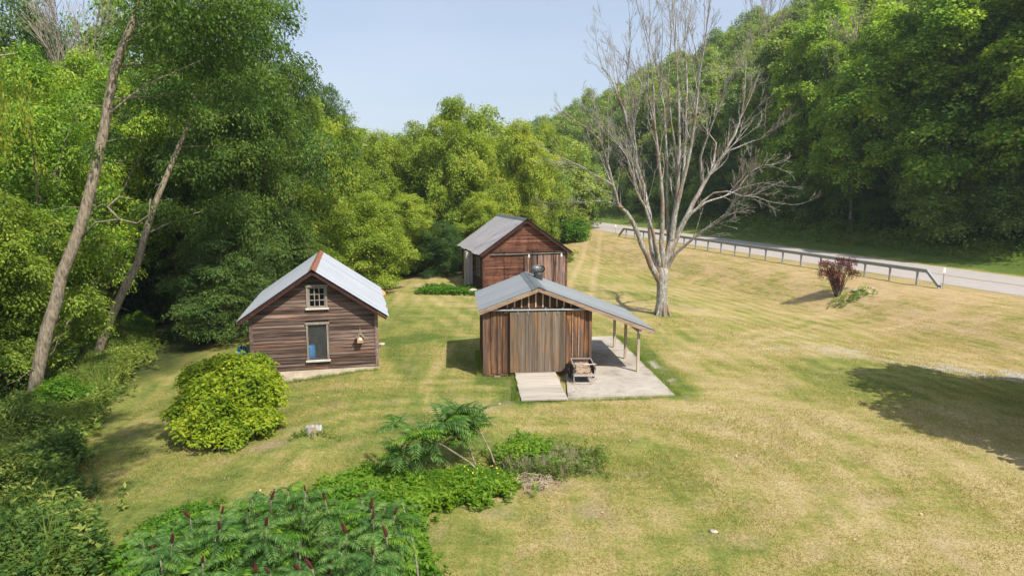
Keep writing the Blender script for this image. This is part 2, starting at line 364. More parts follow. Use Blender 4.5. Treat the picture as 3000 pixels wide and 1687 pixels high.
# mower passes: rings round the weed island, lines along the bank; and old wheel tracks
dI = np.hypot((X + .6) * .62, Y - 14.6); wI = sstep(10.5, 7.5, dI) * sstep(2, 3.5, dI)
ph = 1.4 * (vnoise(X, Y, 3.5, 51) - .5); strp = np.sin(2 * np.pi * (dI / 1.05 + ph)) * wI + np.sin(2 * np.pi * (r / 1.1 + ph)) * (1 - wI)
strp = strp * (.35 + .65 * vnoise(X, Y, 2.6, 52)); g = g + .15 * strp * (r < -.8)
for off in (-.75, .75):
    for pts_, a_ in (([P2(1745, 690), P2(1722, 760), P2(1700, 850), P2(1690, 905)], .30), ([P2(2160, 1010), P2(2330, 1000), P2(2560, 1020), (24, 24.5)], .22), ([P2(2380, 905), P2(2280, 960), P2(2180, 990)], .2)):
        if pts_[0][1] > 40: q_ = [(a + off, b_) for a, b_ in pts_]
        else: q_ = [(a, b_ + off) for a, b_ in pts_]
        g = g - a_ * seg(X, Y, q_, .32)
def attr(me, name, a):
    t = me.attributes.new(name, 'FLOAT', 'POINT'); t.data.foreach_set('value', np.clip(a, 0, 1).astype(np.float32).ravel())
for nme, a in (('green', g), ('dirt', d), ('gravel', gv), ('litter', ff), ('bank', sstep(-15, -7, r) * sstep(.5, -1.5, r))): attr(gme, nme, a)
m, nt, b = newmat('turf', .95, 0, .1)
def A(nm): n = N(nt, 'Attribute'); n.attribute_name = nm; return n.outputs['Fac']
n_f = noise(nt, coords(nt), 16, 7, .75); n_m = noise(nt, coords(nt), 2.6, 5, .7)
n_s = noise(nt, coords(nt, (.22, 1.9, 1)), 1.15, 4, .6, .5)      # mowing passes
n_s2 = noise(nt, coords(nt, (2.3, .26, 1)), 1.0, 4, .6, .4)
n_c = noise(nt, coords(nt), 5.5, 4, .7)
def rot(nt_, sc_, ang):
    tc = N(nt_, 'TexCoord'); m1 = N(nt_, 'Mapping'); m1.inputs['Rotation'].default_value = (0, 0, ang); m2 = N(nt_, 'Mapping'); m2.inputs['Scale'].default_value = sc_
    nt_.links.new(tc.outputs['Object'], m1.inputs[0]); nt_.links.new(m1.outputs[0], m2.inputs[0]); return m2.outputs[0]
n_b = noise(nt, rot(nt, (5.5, .45, 1), -.35), 1.2, 4, .65, .5)     # passes that follow the road bank
n_d = noise(nt, rot(nt, (.2, 2.6, 1), .5), 1.1, 3, .6, .8)
gf = math_(nt, 'ADD', A('green'), math_(nt, 'MULTIPLY', math_(nt, 'SUBTRACT', n_m, .5), .62))
gf = math_(nt, 'ADD', gf, math_(nt, 'MULTIPLY', math_(nt, 'SUBTRACT', n_s, .5), .55))
gf = math_(nt, 'ADD', gf, math_(nt, 'MULTIPLY', math_(nt, 'SUBTRACT', n_s2, .5), .7))
gf = math_(nt, 'ADD', gf, math_(nt, 'MULTIPLY', math_(nt, 'SUBTRACT', n_c, .5), .6))
gf = math_(nt, 'ADD', gf, math_(nt, 'MULTIPLY', math_(nt, 'SUBTRACT', n_b, .5), math_(nt, 'ADD', math_(nt, 'MULTIPLY', A('bank'), 1.3), .15)))
gf = math_(nt, 'ADD', gf, math_(nt, 'MULTIPLY', math_(nt, 'SUBTRACT', n_d, .5), .4))
c = ramp(nt, gf, [(.0, (.47, .375, .205)), (.24, (.395, .32, .145)), (.44, (.31, .28, .095)), (.62, (.215, .235, .06)), (.95, (.10, .15, .03))])
c = mix(nt, ramp(nt, n_f, [(.36, (1, 1, 1)), (.56, (0, 0, 0))]), c, mix(nt, 1.0, c, (.58, .60, .55), 'MULTIPLY'))
c = mix(nt, math_(nt, 'MULTIPLY', A('bank'), .55), c, mix(nt, 1.0, c, (.98, .86, .90), 'MULTIPLY'))
dirt = ramp(nt, n_f, [(.3, (.20, .14, .09)), (.7, (.42, .32, .23))])
c = mix(nt, math_(nt, 'MULTIPLY', A('dirt'), .85), c, dirt)
grav = ramp(nt, n_f, [(.35, (.24, .22, .20)), (.65, (.52, .49, .45))])
c = mix(nt, A('gravel'), c, grav)
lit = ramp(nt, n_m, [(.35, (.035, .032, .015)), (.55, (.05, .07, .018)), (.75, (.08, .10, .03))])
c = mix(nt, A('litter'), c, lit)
nt.links.new(c, b.inputs['Base Color']); bump(nt, b, n_f, .8, .05)
gme.materials.append(m)
lawn = tag(mobj('lawn', gme), kind='structure')

# road
def strip(r0, r1, y0, y1, step, zoff, name, mat, cross=5):
    V = []; n_ = int((y1 - y0) / step) + 1
    for i in range(n_):
        s_ = y0 + i * step
        for j in range(cross):
            rr = r0 + (r1 - r0) * j / (cross - 1)
            x_ = .951 * (rr + 36.8) - .309 * s_; yy = .309 * (rr + 36.8) + .951 * s_
            V.append((x_, yy, float(zroad(yy)) + zoff + .03 * math.sin(math.pi * j / (cross - 1))))
    F_ = [(i * cross + j, i * cross + j + 1, (i + 1) * cross + j + 1, (i + 1) * cross + j) for i in range(n_ - 1) for j in range(cross - 1)]
    return rowmesh(name, V, F_, mat, True)
m, nt, b = newmat('worn_asphalt', .9, 0, .2)
nf = noise(nt, coords(nt), 30, 5, .7); nm_ = noise(nt, coords(nt), 1.2, 4, .6)
c = ramp(nt, nf, [(.3, (.29, .262, .25)), (.7, (.44, .40, .375))])
c = mix(nt, ramp(nt, nm_, [(.45, (0, 0, 0)), (.6, (.5, .5, .5))]), c, (.31, .285, .27))
nt.links.new(c, b.inputs['Base Color']); bump(nt, b, nf, .4, .02)
tag(mobj('road', strip(0.0, 7.3, -30, 190, 2, .012, 'road', m, 7)), kind='structure')
mcr = plain('crack_sealer', (.05, .048, .045), .7)
cr = MB(); pr = None
for i in range(0, 75):
    s_ = -12 + i * 1.3; rr = 3.4 + .12 * math.sin(i * .9) + .05 * rnd.uniform(-1, 1)
    x_ = .951 * (rr + 36.8) - .309 * s_; yy = .309 * (rr + 36.8) + .951 * s_
    p = Vector((x_, yy, float(zroad(yy)) + .012 + .03 + .006))
    if pr is not None:
        a = Vector((.951, .309, 0)) * .045; cr.add([pr - a, pr + a, p + a, p - a], [(0, 1, 2, 3)])
    pr = p
road = bpy.data.objects['road']; cr.obj('crack_seam', mcr, road)

# ---------------------------------------------------------------- concrete slab
m, nt, b = newmat('concrete', .9, 0, .2)
n1 = noise(nt, coords(nt), 1.1, 5, .7, .6); n2 = noise(nt, coords(nt), 24, 5, .7)
c = ramp(nt, n1, [(.32, (.20, .175, .15)), (.46, (.36, .325, .285)), (.66, (.46, .425, .375))])
c = mix(nt, math_(nt, 'MULTIPLY', n2, .35), c, (.30, .27, .235))
nt.links.new(c, b.inputs['Base Color']); bump(nt, b, n2, .25, .01)
sl = MB(); q = [(1.74, 20.45), (5.13, 20.78), (4.52, 29.2), (2.2, 28.95)]
# two pours with a joint between them
def lerp(a, b_, t): return (a[0] + (b_[0] - a[0]) * t, a[1] + (b_[1] - a[1]) * t)
slab = bpy.data.objects.new('concrete_slab', None); COL.objects.link(slab); tag(slab, kind='structure')
cuts = [0, .395, .70, 1.0]
for t0, t1 in zip(cuts[:-1], cuts[1:]):
    t0b = t0 + (.0012 if t0 else 0); A0 = lerp(q[0], q[3], t0b); B0 = lerp(q[1], q[2], t0b); A1 = lerp(q[0], q[3], t1 - .0012); B1 = lerp(q[1], q[2], t1 - .0012)
    MB().hexa([(*A0, -.15), (*B0, -.15), (*B1, -.15), (*A1, -.15)], [(*A0, .055), (*B0, .055), (*B1, .055), (*A1, .055)]).obj('slab_panel', m, slab)

# ---------------------------------------------------------------- siding helpers
def clap_wall(root, mats, O, U, Nn, L, z0, zt, roofz, course, holes=(), seglen=(1.6, 3.6), t_bot=.032, name='siding_board', rg=None):
    """horizontal clapboards; roofz(x) gives the wall top, holes = [(x0,x1,z0,z1)]"""
    rg = rg or rnd; U = Vector(U); Nn = Vector(Nn); O = Vector(O); z = z0; k = 0
    def xlim(z_):
        lo, hi = 0.0, L
        xsm = [L * i / 200 for i in range(201)]; ok = [x for x in xsm if roofz(x) >= z_ - 1e-6]
        return (ok[0], ok[-1]) if ok else None
    while z < zt:
        h = course * rg.uniform(.92, 1.08); a = xlim(z); c_ = xlim(min(z + h, zt))
        if a is None: break
        if c_ is None: c_ = ((a[0] + a[1]) / 2 - .02, (a[0] + a[1]) / 2 + .02)
        ivs = [(a[0], a[1])]
        for hx0, hx1, hz0, hz1 in holes:
            if hz0 < z + h * .6 and hz1 > z + h * .4:
                nw = []
                for p, q_ in ivs:
                    if hx1 <= p or hx0 >= q_: nw.append((p, q_)); continue
                    if hx0 > p: nw.append((p, hx0))
                    if hx1 < q_: nw.append((hx1, q_))
                ivs = nw
        for p, q_ in ivs:
            x = p
            while x < q_ - .02:
                e = x + rg.uniform(*seglen)
                if q_ - e < .7: e = q_
                tl = c_[0] if abs(x - a[0]) < 1e-6 else x + .0; tr = c_[1] if abs(e - a[1]) < 1e-6 else e
                g_ = .0025; dz = rg.uniform(-.005, .005); ob = t_bot + rg.uniform(-.006, .01); ot = .009
                def W(xx, zz, off): v_ = O + U * xx + Nn * off; return (v_.x, v_.y, v_.z + zz)
                bb = MB().hexa([W(x + g_, z + dz, -.004), W(e - g_, z + dz, -.004), W(e - g_, z + dz, ob), W(x + g_, z + dz, ob)],
                               [W(tl + g_, z + h + .012, -.004), W(tr - g_, z + h + .012, -.004), W(tr - g_, z + h + .012, ot), W(tl + g_, z + h + .012, ot)])
                bb.obj(name, mats[int(rg.random() * len(mats))], root); x = e
        z += h
def roof_sheets(root, mat, x_r, z_r, x_e, z_e, y0, y1, wsheet, amp=.012, period=.076, th=.025, name='roof_sheet', jitter=.03):
    """corrugated sheets running from ridge (x_r,z_r) to eave (x_e,z_e); each a part"""
    n_ = max(1, round((y1 - y0) / wsheet)); wsh = (y1 - y0) / n_
    nx_, nz_ = x_e - x_r, z_e - z_r; ln = math.hypot(nx_, nz_); nn = Vector((-nz_ / ln, 0, nx_ / ln))
    if nn.z < 0: nn = -nn
    for i in range(n_):
        a = y0 + i * wsh; ov = .03; k = max(4, int(wsh / period * 4)); jt = rnd.uniform(-jitter, jitter); lift = .004 + (i % 2) * .004
        mb = MB()
        for j in range(k + 1):
            yy = a + (wsh + ov) * j / k if i < n_ - 1 else a + wsh * j / k
            o_ = amp * math.cos(2 * math.pi * (yy - y0) / period) + th + lift
            fr = 1 + jt / ln
            for t, s_ in ((0, 0), (.33, rnd.uniform(-.003, .003)), (.66, rnd.uniform(-.003, .003)), (fr, 0)):
                mb.v.append((x_r + nx_ * t + nn.x * (o_ + s_), yy, z_r + nz_ * t + nn.z * (o_ + s_)))
        for j in range(k):
            for q_ in range(3): mb.f.append((j * 4 + q_, (j + 1) * 4 + q_, (j + 1) * 4 + q_ + 1, j * 4 + q_ + 1))
        mb.obj(name, mat, root, True)
def slab_between(root, name, mat, x0, z0, x1, z1, y0, y1, th):
    """a flat board lying under a roof slope"""
    ln = math.hypot(x1 - x0, z1 - z0); n_ = (-(z1 - z0) / ln, (x1 - x0) / ln)
    if n_[1] < 0: n_ = (-n_[0], -n_[1])
    b_ = [(x0 - n_[0] * th, y0, z0 - n_[1] * th), (x1 - n_[0] * th, y0, z1 - n_[1] * th), (x1 - n_[0] * th, y1, z1 - n_[1] * th), (x0 - n_[0] * th, y1, z0 - n_[1] * th)]
    t_ = [(x0, y0, z0), (x1, y0, z1), (x1, y1, z1), (x0, y1, z0)]
    return MB().hexa(b_, t_).obj(name, mat, root)
def wall_pieces(mb, x0, x1, y0, y1, z0, z1, holes):
    xsn = sorted({x0, x1, *[h[0] for h in holes], *[h[1] for h in holes]})
    for a, b_ in zip(xsn[:-1], xsn[1:]):
        zs = [(z0, z1)]
        for h in holes:
            if h[0] <= a + 1e-6 and h[1] >= b_ - 1e-6:
                nz = []
                for p, q_ in zs:
                    if h[2] > p: nz.append((p, min(q_, h[2])))
                    if h[3] < q_: nz.append((max(p, h[3]), q_))
                zs = nz
        for p, q_ in zs:
            if q_ - p > .01: mb.box(a, b_, y0, y1, p, q_)

# ---------------------------------------------------------------- left outbuilding (clapboard, white tin roof)
W_, WH, RZ, LEN = 4.30, 2.12, 3.58, 6.3
yaw = .227
hs = thing('clapboard_outbuilding', 'old clapboard outbuilding with pale tin roof and rusty ridge, behind the round yellow-green bush', 'outbuilding', (-4.84 - W_ * math.cos(yaw), 24.02 - W_ * math.sin(yaw), 0), yaw)
def gab(w_, wh, rz, xm=None):
    xm = w_ / 2 if xm is None else xm
    return lambda x: wh + (rz - wh) * (x / xm if x < xm else (w_ - x) / (w_ - xm))
rzf = gab(W_, WH, RZ)
h_up = (1.98, 2.54, 2.35, 3.05); h_lo = (1.92, 2.54, .48, 1.72)
core = MB(); wall_pieces(core, 0.02, W_ - .02, .0, .08, .1, WH, [h_lo])
# gable above the eaves, in strips around the upper window
n_ = 24
for i in range(n_):
    za = WH + (RZ - WH) * i / n_; zb = WH + (RZ - WH) * (i + 1) / n_; xa = W_ / 2 * i / n_ + .03; xb = W_ - xa; xa2 = W_ / 2 * (i + 1) / n_ + .03; xb2 = W_ - xa2
    if xb2 <= xa2: break
    ps = [(xa, xb, xa2, xb2)]
    if h_up[2] < (za + zb) / 2 < h_up[3]: ps = [(xa, h_up[0], xa2, h_up[0]), (h_up[1], xb, h_up[1], xb2)]
    for p, q_, p2, q2 in ps: core.hexa([(p, 0, za), (q_, 0, za), (q_, .08, za), (p, .08, za)], [(p2, 0, zb), (q2, 0, zb), (q2, .08, zb), (p2, .08, zb)])
core.box(.02, .1, .08, LEN, .1, WH - .06); core.box(W_ - .1, W_ - .02, .08, LEN, .1, WH - .06); core.box(.1, W_ - .1, LEN - .08, LEN, .1, WH - .06)
core.hexa([(.05, LEN - .08, WH - .06), (W_ - .05, LEN - .08, WH - .06), (W_ - .05, LEN, WH - .06), (.05, LEN, WH - .06)], [(W_ / 2 - .03, LEN - .08, RZ - .08), (W_ / 2 + .03, LEN - .08, RZ - .08), (W_ / 2 + .03, LEN, RZ - .08), (W_ / 2 - .03, LEN, RZ - .08)])
core.box(.1, W_ - .1, .08, LEN - .08, .08, .14)
core.obj('wall_sheathing', M['dark_in'], hs)
clap_wall(hs, [M['siding']], (0, -.002, 0), (1, 0, 0), (0, -1, 0), W_, .12, RZ - .06, lambda x: rzf(x) - .03, .128, [(h_up[0] - .08, h_up[1] + .08, h_up[2] - .1, h_up[3] + .1), (h_lo[0] - .08, h_lo[1] + .08, h_lo[2] - .05, h_lo[3] + .1)], (1.4, 4.4))
clap_wall(hs, [M['siding']], (W_, LEN + .002, 0), (-1, 0, 0), (0, 1, 0), W_, .12, RZ - .06, lambda x: rzf(x) - .03, .128, (), (3, 5))
clap_wall(hs, [M['siding_side']], (W_ - .018, 0, 0), (0, 1, 0), (1, 0, 0), LEN, .12, WH - .05, lambda x: WH, .128, (), (3.2, 5))
clap_wall(hs, [M['siding_side']], (.018, LEN, 0), (0, -1, 0), (-1, 0, 0), LEN, .12, WH - .05, lambda x: WH, .128, (), (3.2, 5))
for x0, x1 in ((-.03, .09), (W_ - .09, W_ + .03)):
    for y0, y1 in ((-.05, .06), (LEN - .06, LEN + .05)): MB().box(x0, x1, y0, y1, .1, WH + .02).obj('corner_board', M['siding_side'], hs)
# foundation
fd = MB(); fd.box(-.02, W_ + .02, -.04, .3, -.9, .1); fd.box(-.02, .3, .3, LEN, -.9, .1); fd.box(W_ - .3, W_ + .02, .3, LEN, -.9, .1); fd.box(.3, W_ - .3, LEN - .3, LEN + .02, -.9, .1)
fd.obj('foundation', M['foundation'], hs)
# roof
XE = .36; sl_ = (RZ - WH) / (W_ / 2); zr = RZ + .10
for sgn, xe in ((-1, -XE), (1, W_ + XE)):
    ze = zr - sl_ * (W_ / 2 + XE)
    slab_between(hs, 'roof_deck', M['red_trim'], W_ / 2, zr, xe, ze, -.36, LEN + .3, .035)
    roof_sheets(hs, M['roof_white'], W_ / 2, zr, xe + sgn * .04, ze - sl_ * .04, -.40, LEN + .34, .62, .007, .155)
    # rake board under the gable overhang and a soffit rafter
    for y0 in (-.36, LEN + .26):
        slab_between(hs, 'rake_board', M['red_trim'], W_ / 2, zr - .05, xe - sgn * .02, ze - .05, y0, y0 + .03, .075)
cap = MB()
for sgn in (-1, 1):
    cap.add([(W_ / 2, -.43, zr + .055), (W_ / 2 + sgn * .13, -.43, zr + .045 - .13 * sl_), (W_ / 2 + sgn * .13, LEN + .36, zr + .045 - .13 * sl_), (W_ / 2, LEN + .36, zr + .055)], [(0, 1, 2, 3)])
cap.obj('ridge_cap', M['rust'], hs)
def window(root, h, nxp, nyp, frame=.075, y=-.06, panes=True, mat=None):
    x0, x1, z0, z1 = h; mat = mat or M['grey_trim']
    fr = MB(); fr.box(x0 - frame, x0, y, .04, z0 - .02, z1 + .02); fr.box(x1, x1 + frame, y, .04, z0 - .02, z1 + .02)
    fr.box(x0 - frame - .03, x1 + frame + .03, y - .02, .04, z1 + .02, z1 + .02 + frame)
    f = fr.obj('window', mat, root)
    MB().box(x0 - frame - .04, x1 + frame + .04, y - .06, .04, z0 - .075, z0 - .02).obj('sill', M['white_wood'], f)
    if nxp:
        sb = MB(); bw = .028; yy0, yy1 = -.015, .02
        sb.box(x0, x0 + .04, yy0, yy1, z0, z1); sb.box(x1 - .04, x1, yy0, yy1, z0, z1); sb.box(x0 + .04, x1 - .04, yy0, yy1, z0, z0 + .04); sb.box(x0 + .04, x1 - .04, yy0, yy1, z1 - .04, z1)
        xa, xb, za, zb = x0 + .04, x1 - .04, z0 + .04, z1 - .04
        for i in range(1, nxp): xx = xa + (xb - xa) * i / nxp; sb.box(xx - bw / 2, xx + bw / 2, yy0, yy1, za, zb)
        for i in range(1, nyp): zz = za + (zb - za) * i / nyp; sb.box(xa, xb, yy0 - .002, yy1 - .003, zz - bw / 2, zz + bw / 2)
        sb.obj('muntin', mat, f)
        if panes:
            for i in range(nxp):
                for j in range(nyp):
                    MB().box(xa + (xb - xa) * i / nxp, xa + (xb - xa) * (i + 1) / nxp, .004, .01, za + (zb - za) * j / nyp, za + (zb - za) * (j + 1) / nyp).obj('pane', M['glass'], f)
    return f
window(hs, h_up, 3, 3)
f = window(hs, h_lo, 0, 0, .07)
wm = MB(); x0, x1, z0, z1 = h_lo
for i in range(1, 16): xx = x0 + (x1 - x0) * i / 16; wm.box(xx - .0025, xx + .0025, -.004, .0, z0, z1)
for i in range(1, 32): zz = z0 + (z1 - z0) * i / 32; wm.box(x0, x1, .001, .005, zz - .0025, zz + .0025)
tag(wm.obj('wire_mesh', M['galv'], f), kind='stuff')
def place(loc_root, v): return loc_root.matrix_world @ Vector(v)
bpy.context.view_layer.update()
def wpos(root, v):
    c_, s_ = math.cos(root.rotation_euler.z), math.sin(root.rotation_euler.z)
    return Vector((root.location.x + v[0] * c_ - v[1] * s_, root.location.y + v[0] * s_ + v[1] * c_, root.location.z + v[2]))
pt = thing('pedestal_table', 'round pedestal table inside the clapboard outbuilding, seen through its wire-mesh window', 'table', wpos(hs, (2.22, 1.2, .14)), yaw)
MB().lathe([(.03, .92), (.42, .93), (.44, .97), (.02, 1.0)], 20).obj('tabletop', M['bark_dark'], pt)
MB().lathe([(.22, 0), (.2, .06), (.07, .14), (.06, .5), (.1, .7), (.08, .93)], 12).obj('pedestal', M['bark_dark'], pt)
bb = thing('blue_barrel', 'blue plastic barrel inside the outbuilding at the left edge of its lower window', 'barrel', wpos(hs, (1.86, .62, .14)), yaw)
MB().lathe([(.2, 0), (.24, .05), (.24, .35), (.25, .38), (.24, .41), (.24, .68), (.2, .74)], 18).obj('barrel_body', M['blue_plastic'], bb, True)
MB().lathe([(.06, .742), (.06, .77), (.02, .775)], 10, (.1, 0, 0)).obj('barrel_cap', M['galv'], bb)
# blue tarp heap beside the left wall
tp = wpos(hs, (-.42, .9, 0)); tz = gz(tp.x, tp.y)
V = []; na, nb = 18, 10
for i in range(na):
    for j in range(nb):
        a = 2 * math.pi * i / na; t = j / (nb - 1); rr = (1 - t) * (1 + .18 * math.sin(a * 3 + 1) + .1 * math.sin(a * 7)) + .02
        hh = 1.15 * (1 - (1 - t) ** 2.2) * (1 + .22 * math.sin(a * 4 + t * 5)) + .05 * math.sin(a * 9 + t * 12)
        V.append((rr * .5 * math.cos(a), rr * .95 * math.sin(a), max(hh, 0)))
F_ = [(i * nb + j, ((i + 1) % na) * nb + j, ((i + 1) % na) * nb + j + 1, i * nb + j + 1) for i in range(na) for j in range(nb - 1)]
tag(mobj('tarp', rowmesh('tarp', V, F_, M['blue_tarp'], False), None, (tp.x, tp.y, tz), (0, 0, yaw)), 'crumpled blue tarp heaped against the left wall of the clapboard outbuilding', 'tarp')
# birdhouse
bh = thing('birdhouse', 'small wooden birdhouse hanging from a cord on the clapboard outbuilding front wall', 'birdhouse', wpos(hs, (3.69, -.05, 1.17)), yaw)
M['birdwood'] = plain('birdhouse_wood', (.42, .26, .14), .8, var=.35, scale=20)
bx = MB(); bx.hexa([(-.1, -.2, -.13), (.1, -.2, -.13), (.1, -.01, -.13), (-.1, -.01, -.13)], [(-.11, -.2, .08), (.11, -.2, .08), (.11, -.01, .08), (-.11, -.01, .08)])
bx.add([(-.11, -.2, .08), (.11, -.2, .08), (0, -.2, .19), (-.11, -.01, .08), (.11, -.01, .08), (0, -.01, .19)], [(0, 1, 2), (5, 4, 3), (0, 3, 4, 1)])
bx.obj('box', M['birdwood'], bh)
for sgn in (-1, 1):
    MB().hexa([(0, -.25, .19), (sgn * .15, -.25, .04), (sgn * .15, .0, .04), (0, .0, .19)], [(0, -.25, .21), (sgn * .165, -.25, .05), (sgn * .165, .0, .05), (0, .0, .21)]).obj('roof', M['grey_trim'], bh)
MB().box(-.05, .05, -.212, -.2, -.03, .06).obj('entrance_plate', M['white_sign'], bh)
MB().tube([(-.05, -.1, .16), (0, -.03, .40), (.05, -.1, .16)], .008, 4).obj('cord', M['pale_batten'], bh)
MB().tube([(0, -.02, .40), (0, .045, .40)], .012, 5).obj('nail', M['galv'], bh)

# ---------------------------------------------------------------- red barn at the back
bw, bwh, brz, blen, byaw = 5.5, 2.45, 4.38, 6.2, .275
bn = thing('red_barn', 'weathered red barn with grey tin roof and sliding door, furthest of the three buildings', 'barn', (-1.8, 41.87, -.02), byaw)
brf = gab(bw, bwh, brz)
core = MB(); core.box(.02, bw - .02, .0, blen, -.2, bwh - .04)
core.hexa([(.04, 0, bwh - .04), (bw - .04, 0, bwh - .04), (bw - .04, blen, bwh - .04), (.04, blen, bwh - .04)], [(bw / 2 - .03, 0, brz - .06), (bw / 2 + .03, 0, brz - .06), (bw / 2 + .03, blen, brz - .06), (bw / 2 - .03, blen, brz - .06)])
core.obj('wall_sheathing', M['dark_in'], bn)
clap_wall(bn, [M['barn']], (0, -.002, 0), (1, 0, 0), (0, -1, 0), bw, -.05, brz - .05, lambda x: brf(x) - .03, .115, [(2.62, 5.4, -.2, 2.28)], (2.4, 5.6), .026)
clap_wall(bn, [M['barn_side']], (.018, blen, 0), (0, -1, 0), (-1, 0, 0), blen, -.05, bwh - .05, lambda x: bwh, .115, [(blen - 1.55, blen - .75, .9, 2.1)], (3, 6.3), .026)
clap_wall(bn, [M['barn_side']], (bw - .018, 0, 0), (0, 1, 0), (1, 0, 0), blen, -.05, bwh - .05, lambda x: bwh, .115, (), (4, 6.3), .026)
clap_wall(bn, [M['barn']], (bw, blen + .002, 0), (-1, 0, 0), (0, 1, 0), bw, -.05, brz - .05, lambda x: brf(x) - .03, .23, (), (5, 6), .03)
for x0, x1 in ((-.03, .1), (bw - .1, bw + .03)):
    for y0, y1 in ((-.05, .06), (blen - .06, blen + .05)): MB().box(x0, x1, y0, y1, -.08, bwh + .02).obj('corner_board', M['barn_side'], bn)
bsl = (brz - bwh) / (bw / 2); bzr = brz + .1
for sgn, xe in ((-1, -.26), (1, bw + .26)):
    ze = bzr - bsl * (bw / 2 + .26)
    slab_between(bn, 'roof_deck', M['red_trim'], bw / 2, bzr, xe, ze, -.30, blen + .3, .04)
    roof_sheets(bn, M['roof_barn'], bw / 2, bzr, xe + sgn * .05, ze - bsl * .05, -.36, blen + .34, .66, .012, .13, jitter=.05)
    for y0 in (-.30, blen + .26): slab_between(bn, 'rake_board', M['red_trim'], bw / 2, bzr - .055, xe - sgn * .02, ze - .055, y0, y0 + .035, .13)
cap = MB()
for sgn in (-1, 1): cap.add([(bw / 2, -.4, bzr + .075), (bw / 2 + sgn * .2, -.4, bzr + .065 - .2 * bsl), (bw / 2 + sgn * .2, blen + .36, bzr + .065 - .2 * bsl), (bw / 2, blen + .36, bzr + .075)], [(0, 1, 2, 3)])
cap.obj('ridge_cap', M['ridge_dark'], bn)
dr = MB().box(2.66, 5.36, -.05, -.02, -.02, 2.22).obj('sliding_door', M['dark_in'], bn)
nb_ = 18
for i in range(nb_):
    xa = 2.66 + 2.70 * i / nb_; MB().box(xa + .004, xa + 2.70 / nb_ - .004, -.085 - rnd.uniform(0, .008), -.05, -.02 + rnd.uniform(-.02, .03), 2.22).obj('door_board', M['barn_door'], dr)
for xx in (2.95, 5.1):
    MB().box(xx - .05, xx + .05, -.125, -.095, 2.08, 2.34).obj('door_hanger', M['white_sign'], dr)
MB().box(5.3, 5.36, -.12, -.09, .9, 1.15).obj('door_handle', M['galv'], dr)
MB().box(.55, 5.35, -.2, -.03, 2.44, 2.475).obj('track_hood', M['barn'], bn)
MB().box(.55, 5.35, -.06, -.03, 2.36, 2.44).obj('track_board', M['barn_side'], bn)
MB().box(.5, 5.3, -.15, -.10, 2.31, 2.37).obj('door_track', M['galv'], bn)
# side window
wf = MB(); wf.box(-.05, .03, .75, .83, .9, 2.1); wf.box(-.05, .03, 1.47, 1.55, .9, 2.1); wf.box(-.05, .03, .83, 1.47, 2.02, 2.1); wf.box(-.05, .03, .83, 1.47, .9, .98); wf.box(-.03, .03, .83, 1.47, 1.48, 1.52)
wf = wf.obj('window', M['grey_trim'], bn); MB().box(-.02, -.01, .83, 1.47, .98, 1.48).obj('pane', M['glass'], wf); MB().box(-.02, -.01, .83, 1.47, 1.52, 2.02).obj('pane', M['glass'], wf)
# chimney of whitewashed bricks on the left wall
chm = MB().box(-.50, -.05, 2.62, 3.28, -.3, 2.28).obj('chimney', M['mortar'], bn)
bm = {}
def brick(x0, x1, y0, y1, z):
    key = (round(x1 - x0, 2), round(y1 - y0, 2))
    if key not in bm: bm[key] = MB().box(-key[0] / 2, key[0] / 2, -key[1] / 2, key[1] / 2, -.031, .031).mesh('brick', M['brick'])
    j = rnd.uniform(-.006, .006)
    mobj('brick', bm[key], chm, ((x0 + x1) / 2 + j, (y0 + y1) / 2 + rnd.uniform(-.005, .005), z))
zz = -.2; rowi = 0
while zz < 2.26:
    o_ = .1 if rowi % 2 else 0
    for k in range(3):
        ya = 2.62 + .22 * k
        brick(-.515, -.47, ya + .006, ya + .214, zz)           # outer face
    for k in range(2):
        xa = -.50 + .225 * k; brick(xa + .006, xa + .219 - (o_ * .4 if k else 0), 2.605, 2.65, zz)   # face toward the viewer
    zz += .075; rowi += 1
MB().box(-.62, -.1, 2.5, 3.4, -.5, -.22).obj('chimney_base', M['rock'], bn)

# ---------------------------------------------------------------- board and batten shed
SY = .085
sh = thing('board_and_batten_shed', 'brown board-and-batten shed with grey roof, lean-to canopy and sliding door, nearest building', 'shed', (-.95, 22.96, 0), SY)
w1, dz0, ztrk, dep = 3.69, .13, 2.36, 3.72
RX, RZs, EXL, EXR = 1.85, 3.13, -.20, 5.93
slL = (RZs - 2.35) / (RX - EXL); slR = (RZs - 1.57) / (EXR - RX)
def rz_s(x): return RZs - (slL * (RX - x) if x < RX else slR * (x - RX))
core = MB(); core.box(.03, w1 - .03, .03, dep - .03, dz0, ztrk - .1)
core.hexa([(.03, .06, ztrk - .1), (w1 - .03, .06, ztrk - .1), (w1 - .03, dep - .03, ztrk - .1), (.03, dep - .03, ztrk - .1)], [(.03, .06, rz_s(.03) - .12), (w1 - .03, .06, rz_s(w1) - .12), (w1 - .03, dep - .03, rz_s(w1) - .12), (.03, dep - .03, rz_s(.03) - .12)])
core.hexa([(.03, .06, rz_s(.03) - .121), (w1 - .03, .06, rz_s(w1) - .121), (w1 - .03, dep - .03, rz_s(w1) - .121), (.03, dep - .03, rz_s(.03) - .121)], [(RX - .02, .06, RZs - .12), (RX + .02, .06, RZs - .12), (RX + .02, dep - .03, RZs - .12), (RX - .02, dep - .03, RZs - .12)])
core.obj('wall_sheathing', M['dark_in'], sh)
def vb(root, mat, x0, x1, y0, y1, z0, z1a, z1b, name='wall_board'):
    return MB().hexa([(x0, y0, z0), (x1, y0, z0), (x1, y1, z0), (x0, y1, z0)], [(x0, y0, z1a), (x1, y0, z1b), (x1, y1, z1b), (x0, y1, z1a)]).obj(name, mat, root)
